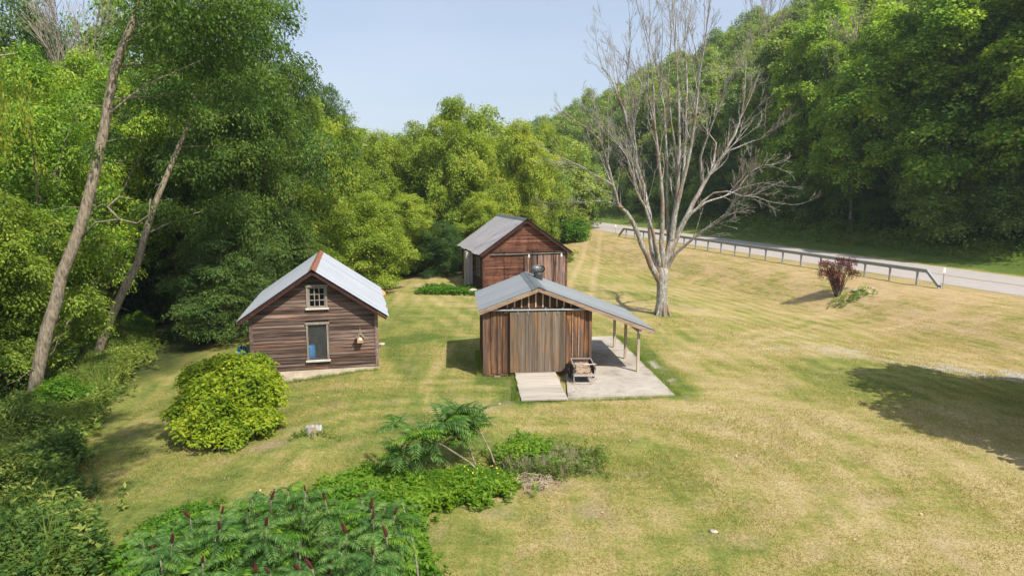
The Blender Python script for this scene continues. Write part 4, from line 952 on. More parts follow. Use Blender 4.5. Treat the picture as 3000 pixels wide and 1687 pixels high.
for a in lw:
    p = on_y(a[1], a[2], a[3]); tree(a[0], p.x, a[3], p.z - gz(p.x, a[3]), a[4], None, a[5], 'tree', 'trees of the wood on the left', 'locust_tree' if 'locust' in a[0] else 'box_elder_tree')
for i, (px, yt, Yd) in enumerate(((-150, 0, 45), (120, 20, 55), (300, 60, 60), (520, 40, 62), (700, 120, 66), (560, 480, 48), (-400, 100, 30), (-300, 0, 38), (640, 300, 55), (60, 380, 44))):
    p = on_y(px, yt, Yd); tree(('hill_b', 'locust_b')[i % 2], p.x, Yd, p.z - gz(p.x, Yd), 5.2, None, 'dark tree deep in the left wood, ' + ['left of the picture edge', 'behind the willow leaves', 'behind the nearest leaning trunk', 'behind the tall locust tops', 'behind the sky-edge locust', 'low behind the second leaning trunk', 'far outside the left edge', 'outside the left edge', 'behind the outbuilding roof', 'low at the left picture edge'][i], 'tree', 'trees deep in the left wood', 'deciduous_tree')
# leaning trunks measured from their outline; each carries its own leafy top
def leaning(label, pts, Y0, Y1, r0, r1, tufts, seed, lm='leaf_locust', twigs=(), nseg=1.0, clump=.55, name='leaning_locust_tree'):
    b0 = hit(*pts[0]); n_ = len(pts); W_p = [Vector(b0) + Vector((0, 0, -.3))]
    for i, (px, py) in enumerate(pts[1:], 1): t = i / (n_ - 1); W_p.append(on_y(px, py, b0.y + (Y1 - Y0) * t))
    base = Vector(b0); t = thing(name, label, 'tree', base)
    P_ = [p - base for p in W_p]; rr = [r0 + (r1 - r0) * i / (n_ - 1) for i in range(n_)]; rr[0] *= 1.15
    mb = MB(); mb.tube(P_, rr, 10)
    rg = np.random.RandomState(seed); C = []; D = []
    for (px, py, dy, rad, nb) in tufts:
        c = on_y(px, py, base.y + dy) - base
        j = min(range(len(P_)), key=lambda q_: (P_[q_] - c).length + (0 if P_[q_].z < c.z else 2)); a = P_[j]
        mb.tube([a, a.lerp(c, .5) + Vector((0, 0, .15)), c], [rr[j] * .22, rr[j] * .14, .012], 5, False)
        d = norm(rg.normal(size=(nb, 3)) + [0, 0, .2]); q_ = np.array(c) + d * rad * rg.uniform(.35, 1, (nb, 1)) * [1, 1, .55]; C.append(q_); D.append(d)
    for tw in twigs:
        pp = [on_y(px, py, base.y + dy) - base for px, py, dy in tw]; mb.tube(pp, [.03 * (1 - i / len(pp)) + .01 for i in range(len(pp))], 5)
    rq_ = random.Random(seed)
    for k in range(26):
        j = rq_.randrange(2, len(P_)); a = P_[j - 1].lerp(P_[j], rq_.random()); v_ = Vector((rq_.uniform(-1, 1), rq_.uniform(-1, 1), rq_.uniform(-.1, .8))).normalized(); pp = [a]; L_ = rq_.uniform(.4, 1.5)
        for q_ in range(4): v_ = (v_ + Vector((rq_.uniform(-.5, .5), rq_.uniform(-.5, .5), rq_.uniform(-.35, .35)))).normalized(); pp.append(pp[-1] + v_ * L_ / 4)
        mb.tube(pp, [.016, .013, .01, .008, .005], 4, False)
    mb.obj('trunk', M['bark'], t, True)
    if C:
        V = clusters(rg, np.concatenate(C), np.concatenate(D), 34, clump, .15, .42, .2, .6, .6)
        mobj('crown', rowmesh('crown', V, quads(V), M[lm]), t)
    return t
s = 1.1646
def D_(*pp): return [(a * s, b_ * s) for a, b_ in pp]
leaning('nearest leaning furrowed tree at the left, its trunk reaching the top edge',
        D_((78, 1022), (95, 930), (118, 830), (142, 755), (155, 690), (185, 620), (212, 540), (232, 460), (246, 400), (262, 330), (274, 250), (290, 170), (312, 110), (338, 50), (352, -10), (365, -80)), 0, 1.5, .225, .105,
        [(520, 60, 1, 1.6, 60), (640, 20, 2, 1.7, 70), (430, -30, 0, 1.6, 50), (720, 90, 3, 1.4, 50), (560, 170, 2.5, 1.3, 45), (380, 120, 2, 1.1, 30), (480, 300, 3, 1.1, 34), (640, 190, 3.5, 1.5, 50), (780, 30, 4, 1.2, 40), (330, 400, 2, .8, 20), (700, 290, 5, 1.3, 40), (300, 440, 1, .6, 12)], 41,
        twigs=[[(278 * s, 285 * s, .2), (330 * s, 240 * s, .6), (385 * s, 205 * s, .9), (455 * s, 175 * s, 1.4), (520 * s, 145 * s, 2)], [(205 * s, 600 * s, 0), (240 * s, 560 * s, -.2), (300 * s, 552 * s, -.3), (345 * s, 562 * s, -.3), (375 * s, 540 * s, -.4), (378 * s, 500 * s, -.4)], [(345 * s, 70 * s, 1.2), (375 * s, 40 * s, 1.6), (430 * s, 25 * s, 2)], [(300 * s, 552 * s, -.3), (270 * s, 520 * s, -.2), (300 * s, 495 * s, 0), (330 * s, 500 * s, .1)]])
leaning('second leaning furrowed tree from the left, its trunk rising out of the weeds',
        D_((236, 912), (262, 840), (290, 775), (318, 715), (345, 665), (365, 590), (395, 500), (425, 430), (450, 370), (475, 310), (492, 240)), 0, 2.5, .20, .08,
        [(600, 230, 3, 1.8, 60), (700, 330, 4, 1.9, 70), (560, 330, 2, 1.5, 50), (660, 460, 3.5, 1.7, 60), (500, 200, 2, 1.5, 45), (760, 240, 5, 1.7, 50), (540, 480, 2.4, 1.1, 34), (760, 440, 5, 1.6, 50), (820, 330, 6, 1.5, 40), (470, 610, 1.6, 1.0, 24), (560, 640, 2.6, 1.3, 36), (660, 600, 3.4, 1.5, 46)], 42)
leaning('upright slim dark trunk in the shade left of the second leaning trunk', D_((245, 850), (243, 760), (238, 690), (246, 600), (262, 500)), 0, .5, .17, .1, [], 43, name='bare_trunked_tree')
leaning('dark forked trunk in the shade directly behind the second leaning trunk', D_((290, 850), (292, 770), (305, 700), (330, 620), (360, 500), (378, 380), (384, 300)), 0, .5, .2, .1, [(440, 330, 1, 1.4, 34), (380, 250, 1, 1.4, 34)], 44, name='bare_trunked_tree')
leaning('thin crooked trunk in the shade near the left picture edge', D_((228, 850), (215, 800), (190, 740), (180, 680)), 0, .4, .1, .06, [], 45, name='bare_trunked_tree')
leaning('thin slanting trunk in the shade right of the second leaning trunk', D_((352, 800), (372, 740), (380, 680), (395, 600)), 0, .6, .11, .06, [], 46, name='bare_trunked_tree')
# hanging willow at the top left, nearer than the wood
wb = Vector((-15.5, 14.5, gz(-15.5, 14.5))); wt = thing('willow_tree', 'willow with narrow yellow-green leaves hanging in at the top left corner', 'tree', wb)
rg = np.random.RandomState(61); C = []; D = []
mb = MB().tube([(0, 0, -.3), (.2, .2, 3), (.6, .6, 6), (1.2, .8, 9), (2.2, 1, 11.5)], [.35, .3, .26, .18, .05], 9)
for i in range(150):
    a = rg.uniform(0, 6.28); rr = rg.uniform(.6, 4.3); top = np.array([1.2 + rr * math.cos(a), .8 + rr * math.sin(a), 12.4 - .12 * rr * rr + rg.uniform(-.8, .5)]); ln_ = rg.uniform(1.5, 3.4)
    if top[0] > 3.6: continue
    for q_ in np.arange(0, ln_, .14): C.append(top + [.06 * q_, 0, -q_] + rg.normal(size=3) * .05); D.append((math.cos(a) * .4, math.sin(a) * .4, -.2))
    if i % 9 == 0: mb.tube([(1.2, .8, 9), tuple(top * [.6, .6, .6] + [.5, .3, 4]), tuple(top)], [.08, .05, .02], 5, False)
mb.obj('trunk', M['bark'], wt, True)
V = clusters(rg, np.array(C), np.array(D), 7, .14, .17, .2, .6, .1, 2.5, .8, .2); mobj('crown', rowmesh('crown', V, quads(V), M['leaf_willow']), wt)
# trees behind the camera to the left whose shade falls over the lawn, and the one at the right
if 0: proto('high', 'leaf_locust', 'bark', 16, .26, dict(seed=33, R=4.4, H=16, z0=9, nlobe=14, nclump=700, ncl=30, size=.2, cr=.6, asp=.45, hang=.5, flat=.2, droop=.5, lobe=(.25, .4), pw=(.8, .5), irregular=.6))
hb = Vector((-9.5, 3.2, gz(-9.5, 3.2))); t_ = thing('locust_tree', 'tall leaning locust outside the left picture edge that shades the near lawn', 'tree', hb)
MB().tube([Vector(q_) - hb for q_ in ((-9.5, 3.2, -1), (-9.0, 4, 4), (-7.8, 5.2, 8), (-6.2, 6.8, 11), (-4.6, 8.4, 13.4))], [.34, .28, .22, .16, .06], 9).obj('trunk', M['bark'], t_, True)
rg = np.random.RandomState(77); C = []; D = []
for (x_, y_, z_, r_, n_) in ((-4.2, 8.6, 13.6, 1.5, 70), (-5.8, 7.2, 12.6, 1.4, 60), (-3.4, 10.4, 13.6, 1.1, 45), (-6.6, 9.2, 14.0, 1.6, 70), (-2.6, 8.0, 14.2, 1.0, 36), (-5.2, 11.2, 14.8, 1.2, 45), (-7.8, 6.6, 13.4, 1.4, 50), (-4.8, 6.0, 14.6, 1.2, 40), (-2.2, 11.6, 14.6, .9, 26), (-8.2, 8.6, 14.2, 1.7, 90), (-9.4, 7.0, 13.2, 1.6, 80), (-6.2, 10.8, 15.4, 1.4, 60), (-4.4, 4.8, 12.4, 1.4, 60), (-3.2, 7.2, 13.0, 1.2, 50)):
    d = norm(rg.normal(size=(n_, 3))); C.append(np.array([x_, y_, z_]) - np.array(hb) + d * r_ * rg.uniform(.3, 1, (n_, 1)) * [1, 1, .5]); D.append(d)
V = clusters(rg, np.concatenate(C), np.concatenate(D), 34, .5, .16, .42, .2, .4, .5); mobj('crown', rowmesh('crown', V, quads(V), M['leaf_locust']), t_)
tree('maple_b', 20.2, 14.6, 12.5, 6.4, 2.2, 'tree just outside the right picture edge that throws the big shadow on the lawn', 'tree', None, 'maple_tree')

for i, (r_, s_2) in enumerate(((12.2, 14), (12.8, 21), (12.0, 28), (13.4, 34.5), (12.6, 8))):
    x_, y_ = .951 * (r_ + 36.8) - .309 * s_2, .309 * (r_ + 36.8) + .951 * s_2
    tree('maple_b', x_, y_, 15 + i % 3, 5.0, None, 'tall roadside maple past the right picture edge, number of trees from the far end ' + ['three', 'two', 'one', 'none', 'four'][i], 'tree', 'roadside maples past the right edge', 'maple_tree') if 0 else None
# ---------------------------------------------------------------- wooded hill on the right
ORD = ['', 'second ', 'third ', 'fourth ', 'fifth ', 'sixth ', 'seventh ', 'eighth ', 'ninth ', 'tenth ', 'eleventh ', 'twelfth ', 'thirteenth ', 'fourteenth ', 'fifteenth ', 'sixteenth ']
lused = {}
def spot(x, y):
    px = 1500 + 2000 * x / y * .99 if y > 4 else 5000
    for lim, txt in ((1700, 'over the far road end'), (1800, 'behind the leftmost limbs of the bare tree'), (1900, 'behind the left limbs of the bare tree'), (2000, 'behind the middle of the bare tree'), (2120, 'behind the right limbs of the bare tree'), (2260, 'just right of the bare tree'), (2400, 'between the bare tree and the purple shrub'), (2540, 'above the purple shrub'), (2700, 'above the near guardrail end'), (2850, 'left side behind the huge maple'), (3000, 'right side behind the huge maple')):
        if px < lim: return txt
    return 'past the right picture edge'
def uniq(desc, x, y, row):
    k = (desc, spot(x, y), row); lused[k] = lused.get(k, 0) + 1; return ORD[min(15, lused[k] - 1)] + desc + ' ' + row + ', ' + spot(x, y)
ROWS = ['at the slope foot', 'one row up', 'two rows up', 'three rows up', 'four rows up', 'five rows up', 'six rows up', 'seven rows up', 'eight rows up', 'nine rows up', 'ten rows up', 'eleven rows up', 'twelve rows up', 'thirteen rows up']
def rs(r_, s_): return (.951 * (r_ + 36.8) - .309 * s_, .309 * (r_ + 36.8) + .951 * s_)
hr = random.Random(99); cnt = 0
def seen(x, y, R): return y > 5 and abs(x) / max(y, 1) < .85 + R / max(y, 1)
front = [  # key, px, base distance Y, extra r, H, R, label
    ('maple_a', 2800, 57, 24, 8.2, 'huge spreading maple at the right with three pale stems at its foot'),
    ('maple_b', 2560, 66, 21, 6.2, 'big layered maple left of the huge one, above the red shrub'),
    ('maple_a', 3120, 50, 22, 7.4, 'large maple cut off by the right picture edge'),
    ('maple_b', 2390, 76, 23, 6.0, 'tall dark elm-like tree with open top right of the bare tree'),
    ('hill_b', 2290, 84, 21, 5.2, 'dark rounded tree behind the right side of the bare tree')]
for key, px, Yd, H_, R__, lb in front:
    p = on_y(px, 600, Yd); tree(key, p.x, Yd, H_, R__, None, lb, 'tree', 'large trees beyond the road', 'maple_tree' if 'maple' in key else 'deciduous_tree')
for i, (px, Yd, dx) in enumerate(((2770, 56, 0), (2815, 56.6, 0), (2855, 57.5, 0))):   # pale stems standing under the huge maple
    p = on_y(px, 640, Yd); z0 = gz(p.x, Yd); t_ = thing('slim_maple_tree', ['left', 'middle', 'right'][i] + ' pale-stemmed slim maple of the group at the foot of the huge maple', 'tree', (p.x, Yd, z0), 0, 'slim maples under the huge maple')
    MB().tube([(0, 0, -.3), (.1 * i - .1, 0, 2.5), (.3 * i - .3, 0, 6), (.5 * i - .5, 0, 9)], [.26, .22, .18, .1], 8).obj('trunk', M['bark'], t_, True)
yy = 16
while yy < 150:                                   # low dark trees and brush along the foot of the bank
    for r0 in (11.0,):
        x_, y_ = rs(r0 + hr.uniform(-.8, 1.8) + 5.4, yy)
        if seen(x_, y_, 4) or y_ < 60: tree(('edge_a', 'edge_a', 'locust_b')[hr.randrange(3)], x_, y_, hr.uniform(5, 8.5), hr.uniform(2.9, 3.9), None, uniq('low bushy tree', x_, y_, 'across the road'), 'tree', 'bushy trees along the far side of the road', 'edge_tree')
    yy += hr.uniform(3.6, 5.2)
for i in range(14):
    for j in range(24):
        r_ = 20.5 + i * 6.2 + hr.uniform(-2, 2); s_ = 12 + j * 8.4 + hr.uniform(-3, 3); x_, y_ = rs(r_, s_)
        if not seen(x_, y_, 6) or y_ > 190: continue
        k = hr.random(); key = 'pine' if k < .12 and y_ < 112 else ('hill_a' if k < .58 else ('hill_b' if k < .86 else 'maple_b'))
        H_ = hr.uniform(14, 19) * (1.1 if key == 'pine' else 1)
        tree(key, x_, y_, H_, H_ * hr.uniform(.25, .31) if key != 'pine' else 3.4, None, uniq({'pine': 'hillside pine', 'maple_b': 'broad hillside tree', 'hill_a': 'rounded hillside tree', 'hill_b': 'taller hillside tree'}[key], x_, y_, ROWS[i]), 'pine' if key == 'pine' else 'tree', {'pine': 'pines on the wooded hillside', 'maple_b': 'broad trees on the wooded hillside'}.get(key, 'leafy trees on the wooded hillside'), 'pine_tree' if key == 'pine' else 'hillside_tree'); cnt += 1
print('hill trees', cnt)
# tall trees right of the road behind the camera plane shade the road and bank

# ---------------------------------------------------------------- the big bare tree
def branchy(mb, rg, p, d, ln, r, lev, maxlev, up=.25, spread=.6, nseg=4, kids=(3, 5), rmin=.006, wig=.16):
    pts = [p.copy()]; dd = d.normalized(); cur = p.copy(); rr = [r]
    for i in range(nseg):
        dd = (dd + Vector((rg.uniform(-wig, wig), rg.uniform(-wig, wig), rg.uniform(-wig, wig) + up * .25))).normalized(); cur = cur + dd * (ln / nseg); pts.append(cur.copy()); rr.append(max(rmin, r * (1 - .8 * (i + 1) / nseg)))
    mb.tube(pts, rr, 6 if r > .05 else (4 if r > .014 else 3), False)
    if lev >= maxlev: return
    for i in range(rg.randint(*kids)):
        t = rg.uniform(.25, .97); j = min(nseg - 1, int(t * nseg)); q = pts[j].lerp(pts[j + 1], t * nseg - j); a = rg.uniform(0, 6.28); dl = (pts[j + 1] - pts[j]).normalized(); s1 = dl.orthogonal().normalized(); s2 = dl.cross(s1)
        nd = dl + (s1 * math.cos(a) + s2 * math.sin(a)) * spread * rg.uniform(.6, 1.4); branchy(mb, rg, q, nd, ln * rg.uniform(.35, .62) * (1.15 - .5 * t), max(rmin, rr[j] * .55), lev + 1, maxlev, up, spread, 3, kids, rmin, wig * 1.2)
tb_ = hit(1939, 922); ty = tb_.y
bt = thing('bare_tree', 'tall leafless tree with many pale limbs on the lawn right of the near shed', 'tree', tb_)
def TP(cx, cy, dy=0): return on_y(cx / 1.525 + 1600, cy / 1.525, ty + dy) - tb_
rg_ = random.Random(17); tr = MB(); f0 = TP(521, 1215)
tr.tube([Vector((0, 0, -.4)), Vector((0, 0, .02)), TP(517, 1350), TP(518, 1290), TP(520, 1240), TP(524, 1195)], [.38, .33, .29, .27, .31, .28], 14)
for k in range(7):
    a = k * .9 + .3; tr.tube([Vector((.52 * math.cos(a), .52 * math.sin(a), -.12)), Vector((.33 * math.cos(a), .33 * math.sin(a), .2)), Vector((.24 * math.cos(a), .24 * math.sin(a), .9))], [.06, .06, .02], 5, False)
limbs = [  # outline of the limbs, depth offset at the tip, base radius
    ([(515, 1265), (470, 1190), (425, 1090), (395, 1010), (360, 950), (320, 910), (300, 830), (275, 730), (235, 620), (180, 570), (105, 520)], -2.5, .20),
    ([(345, 930), (265, 897), (150, 905), (20, 905)], 1.0, .07),
    ([(300, 830), (250, 800), (170, 750), (60, 700)], -3.0, .06),
    ([(520, 1240), (475, 1130), (462, 960), (435, 830), (385, 640), (350, 500), (300, 370), (250, 300), (225, 190)], 2.0, .19),
    ([(512, 1200), (480, 1050), (440, 920), (400, 850), (360, 700), (290, 610), (200, 480)], -3.0, .12),
    ([(524, 1200), (515, 1080), (520, 900), (500, 700), (485, 560), (480, 400), (455, 200), (400, 0)], -1.5, .17),
    ([(524, 1210), (545, 1090), (540, 900), (540, 700), (528, 480), (500, 330), (462, 180), (460, -40)], 2.5, .13),
    ([(528, 1200), (560, 1070), (575, 950), (590, 780), (595, 600), (590, 400), (575, 200), (560, -80)], .5, .21),
    ([(560, 1070), (600, 850), (650, 640), (672, 480), (690, 300), (720, 100), (745, -60)], -2.0, .15),
    ([(575, 950), (612, 800), (625, 600), (630, 400), (618, 200), (640, -60)], 2.5, .12),
    ([(590, 780), (560, 560), (545, 380), (560, 150), (545, -60)], -2.0, .08),
    ([(535, 1190), (600, 1020), (660, 900), (700, 830), (735, 770), (800, 680), (845, 600), (875, 500), (890, 350), (890, 240)], 1.5, .18),
    ([(700, 830), (690, 700), (740, 560), (790, 420), (830, 290), (900, 200)], -2.0, .09),
    ([(530, 1215), (580, 1130), (640, 1080), (700, 1030), (770, 990), (820, 950), (835, 910)], -2.5, .13),
    ([(600, 1020), (650, 950), (700, 900), (750, 862), (810, 855), (870, 875), (940, 880), (1010, 905), (1100, 915)], -1.0, .09),
    ([(640, 960), (710, 905), (790, 880), (860, 845), (910, 770), (960, 740), (1020, 735)], 2.0, .08),
    ([(860, 845), (910, 830), (970, 815), (1040, 830)], -.5, .05),
    ([(735, 770), (760, 640), (700, 560), (660, 420)], 3.0, .07),
    ([(800, 680), (900, 640), (960, 620), (1020, 560)], 1.0, .05),
    ([(462, 960), (400, 760), (330, 640), (250, 560)], 3.0, .08),
    ([(385, 640), (400, 500), (360, 330), (380, 180), (372, 60)], -1.0, .06)]
for li, (pl, dy, r0) in enumerate(limbs):
    n_ = len(pl); d0 = {1: -1.2, 2: -1.5, 9: 0, 10: .3, 12: .7, 14: .1, 15: .1, 16: 1.0, 17: .9, 18: 1.1, 19: .6, 20: .8}.get(li, 0)
    pts = [TP(x, y, d0 + (dy - d0) * (i / (n_ - 1)) ** 1.2) for i, (x, y) in enumerate(pl)]
    rr = [max(.012, 1.02 * r0 * (1 - .94 * (i / (n_ - 1)) ** .6)) for i in range(n_)]
    sm = []; sr = []
    for i in range(n_ - 1):
        for q_ in (0, .5):
            sm.append(pts[i].lerp(pts[i + 1], q_) + (Vector((rg_.uniform(-.05, .05), rg_.uniform(-.05, .05), 0)) if q_ else Vector())); sr.append(rr[i] + (rr[i + 1] - rr[i]) * q_)
    sm.append(pts[-1]); sr.append(rr[-1]); tr.tube(sm, sr, 8 if r0 > .1 else 6, False)
    L_ = sum((pts[i + 1] - pts[i]).length for i in range(n_ - 1)); nb = int((3 + L_ * 1.45) * (.6 if li in (14, 15, 16, 18) else 1))
    for k in range(nb):
        t = rg_.uniform(.3, 1.0); f_ = t * (n_ - 1); j = min(n_ - 2, int(f_)); p = pts[j].lerp(pts[j + 1], f_ - j); dl = (pts[j + 1] - pts[j]).normalized(); a = rg_.uniform(0, 6.28); s1 = dl.orthogonal().normalized(); s2 = dl.cross(s1)
        branchy(tr, rg_, p, dl + (s1 * math.cos(a) + s2 * math.sin(a)) * .55 * rg_.uniform(.6, 1.5), rg_.uniform(.7, 2.0) * (1.2 - .4 * t), max(.011, (rr[j] + (rr[j + 1] - rr[j]) * (f_ - j)) * .4), 1, 3, .5 if li not in (13, 14, 15, 16, 1, 2) else .05, .55, 4, (2, 4), .0055)
    for k in range(3 if r0 > .1 else 0):
        t = rg_.uniform(.35, .8); f_ = t * (n_ - 1); j = min(n_ - 2, int(f_)); p = pts[j].lerp(pts[j + 1], f_ - j); dl = (pts[j + 1] - pts[j]).normalized() + Vector((rg_.uniform(-.35, .35), rg_.uniform(-.4, .4), .25))
        branchy(tr, rg_, p, dl, rg_.uniform(2.6, 4.6), .42 * (rr[j] + (rr[j + 1] - rr[j]) * (f_ - j)) + .012, 0, 3, .5, .45, 6, (3, 5), .0055, .12)
    branchy(tr, rg_, pts[-1], pts[-1] - pts[-2], 1.1, rr[-1], 1, 3, .3, .5, 4, (3, 5), .0055)
tr.obj('trunk', M['bark_dead'], bt, True)
# small bare trees on the hill
bmb = MB(); rgq = random.Random(4)
branchy(bmb, rgq, Vector((0, 0, -.4)), Vector((0, 0, 1)), 15, .16, 0, 3, .5, .42, 8, (7, 9), .012, .06); bmesh_ = bmb.mesh('trunk', M['twig'], True)
for px, yt, Yd, lb in ((2530, 150, 68, 'pale bare stem beside the tall trees right of the open elm-like crown'), (2556, 170, 70, 'second pale bare stem close right of the first one'), (2270, 70, 92, 'thin leafless tree below the pine gap at the top of the hill'), (2620, 20, 80, 'bare grey stems high on the hill left of the huge maple'), (150, 150, 37, 'dead tree with pale tangled twigs in the upper left foliage')):
    p = on_y(px, yt, Yd); z0 = gz(p.x, Yd); t_ = thing('bare_tree', lb, 'tree', (p.x, Yd, z0), rgq.uniform(0, 6)); h_ = (p.z - z0) / 14.5; t_.scale = (h_, h_, h_); mobj('trunk', bmesh_, t_)

# ---------------------------------------------------------------- bushes near the camera
def lobed(name, label, cat, base, lobes, mat, ncl, size, per, seed, cr=.2, asp=.6, flat=.12, droop=.35, upw=1.2, stems=7, smat='bark_dark', hang=0, jit=.35, squash=.75, **k):
    t = thing(name, label, cat, base, 0, k.get('group')); rg = np.random.RandomState(seed); Ls = [(on_y(px, py, yy_) - base, r_) for px, py, yy_, r_ in lobes]; C = []; D = []
    A_ = np.array([tuple(l[0]) + (l[1],) for l in Ls])
    for i, (c, r_) in enumerate(Ls):
        n_ = int(per * r_ * r_); d = rg.normal(size=(n_, 3)); d[:, 2] = d[:, 2] * .8 + .2; d = norm(d); q_ = np.array(c) + d * (r_ * np.where(rg.uniform(0, 1, (n_, 1)) < .14, rg.uniform(1.05, 1.32, (n_, 1)), 1) * rg.uniform(.66, 1.04, (n_, 1))) * [1, 1, squash]
        ds = np.linalg.norm((q_[:, None] - A_[None, :, :3]) / [1, 1, squash], axis=-1) / A_[None, :, 3]; ds[:, i] = 9; ok = (ds.min(1) > .7) & (q_[:, 2] > k.get('zmin', .06)) & (np.sin(q_[:, 0] * 6.1 + 1) * np.sin(q_[:, 1] * 5.3) * np.sin(q_[:, 2] * 6.7 + 2) < k.get('hollow', 2)); C.append(q_[ok]); D.append(d[ok])
    V = clusters(rg, np.concatenate(C), np.concatenate(D), ncl, cr, size, asp, flat, droop, hang, jit, upw)
    mb = MB(); r2 = random.Random(seed)
    for c, r_ in Ls:
        for k_ in range(3):
            o = Vector((r2.uniform(-.12, .12), r2.uniform(-.12, .12), -.1)); e = c + Vector((r2.uniform(-.5, .5), r2.uniform(-.5, .5), .2)) * r_; mb.tube([o, o.lerp(e, .5) + Vector((0, 0, .1)), e], [.035, .022, .008], 5, False)
    mb.obj('stems', M[smat], t, True); mobj('foliage', rowmesh('foliage', V, quads(V), M[mat]), t); return t
bb_ = hit(655, 1318)
lobed('round_bush', 'large round yellow-green bush on the lawn in front of the clapboard outbuilding', 'bush', bb_,
      [(575, 1250, 17.5, .55), (690, 1275, 17.2, .6), (620, 1285, 17.0, .45), (640, 1215, 17.6, .75), (745, 1225, 17.8, .62), (550, 1195, 18.2, .5), (735, 1130, 18.6, .75), (620, 1150, 18.6, .75), (775, 1100, 19.3, .45), (600, 1095, 19.6, .55), (690, 1085, 19.6, .7), (740, 1068, 20.2, .5), (650, 1068, 20.2, .45), (560, 1105, 19.6, .35), (600, 1335, 16.8, .16), (790, 1160, 18.6, .35), (545, 1290, 17.2, .28)],
      'leaf_bush', 28, .10, 400, 71, cr=.24, asp=.6, flat=.09, jit=.36, zmin=.30, droop=.5, hollow=.30)
rb_ = hit(2455, 866)
lobed('purple_maple_shrub', 'small purple-leaved Japanese maple on the slope in front of the guardrail', 'shrub', rb_,
      [(2450, 805, rb_.y, .42), (2478, 780, rb_.y + .1, .40), (2428, 778, rb_.y, .38), (2448, 828, rb_.y + .1, .3), (2440, 800, rb_.y + .1, .38), (2412, 772, rb_.y - .2, .22), (2462, 765, rb_.y, .3), (2455, 825, rb_.y, .3), (2495, 765, rb_.y, .26), (2445, 835, rb_.y, .24), (2500, 800, rb_.y + .2, .3), (2415, 800, rb_.y, .3)],
      'leaf_red', 20, .09, 250, 72, cr=.2, asp=.4, flat=.3, upw=.5, jit=.8)
def rock(name, label, cat, base, sz, mat, seed, parent=None):
    rg = np.random.RandomState(seed); V = []; na, nb = 10, 7
    for j in range(nb):
        ph = math.pi * j / (nb - 1)
        for i in range(na):
            a = 2 * math.pi * i / na; q_ = 1 + rg.uniform(-.18, .18); V.append((sz[0] * q_ * math.sin(ph) * math.cos(a), sz[1] * q_ * math.sin(ph) * math.sin(a), sz[2] * (math.cos(ph) * q_ * .9 + .5)))
    F_ = [(j * na + i, (j + 1) * na + i, (j + 1) * na + (i + 1) % na, j * na + (i + 1) % na) for j in range(nb - 1) for i in range(na)]
    o = mobj(name, rowmesh(name, V, F_, mat), parent, base); return tag(o, label, cat)
RG = 'pale rocks around the purple maple shrub'
for i, (px, py, sz, lb) in enumerate(((2505, 853, .20, 'pale rock right beside the stem foot of the purple maple shrub'), (2528, 850, .16, 'second pale rock to the right of the purple maple shrub'), (2545, 858, .14, 'rightmost small pale rock of the purple maple bed'), (2520, 872, .15, 'pale rock at the front right of the purple maple bed'), (2492, 885, .12, 'small pale rock at the front of the purple maple bed'), (2555, 845, .11, 'small pale rock at the back right of the purple maple bed'))):
    p = hit(px, py); o = rock('rock', lb, 'rock', p, (sz, sz * .8, sz * .5), M['rock'], 100 + i); o['group'] = RG
p = hit(1118, 868); rock('rock', 'rounded orange rock just right of the clapboard outbuilding roof', 'rock', p, (.3, .26, .3), M['orange_rock'], 120)
p = hit(2090, 1558); rock('rock', 'small flat pale stone lying alone in the near lawn', 'stone', p, (.09, .07, .035), M['rock'], 121)
p = hit(1385, 858); rock('rock', 'pale stone block by the foot of the barn chimney', 'stone', p, (.35, .3, .2), M['rock'], 122)
p = hit(1118, 1010); rock('rock', 'low pale stone at the right front corner of the clapboard outbuilding', 'stone', p, (.16, .12, .07), M['rock'], 123)
# stump
p = hit(917, 1270); st = thing('tree_stump', 'old broken grey tree stump on the lawn between the bush and the sumac', 'stump', p)
rg = np.random.RandomState(9); V = []; K = 14
for (rr, z_) in ((.30, -.15), (.22, .05), (.19, .2), (.14, .24), (.03, .16)):
    for i in range(K): a = 2 * math.pi * i / K; q_ = 1 + .22 * math.sin(a * 3) + rg.uniform(-.1, .1); V.append((rr * q_ * math.cos(a), rr * q_ * math.sin(a), z_ + (rg.uniform(-.07, .05) if z_ > .1 else 0)))
F_ = [(j * K + i, j * K + (i + 1) % K, (j + 1) * K + (i + 1) % K, (j + 1) * K + i) for j in range(4) for i in range(K)]
mobj('stump_wood', rowmesh('stump_wood', V, F_, M['bark_dead']), st)
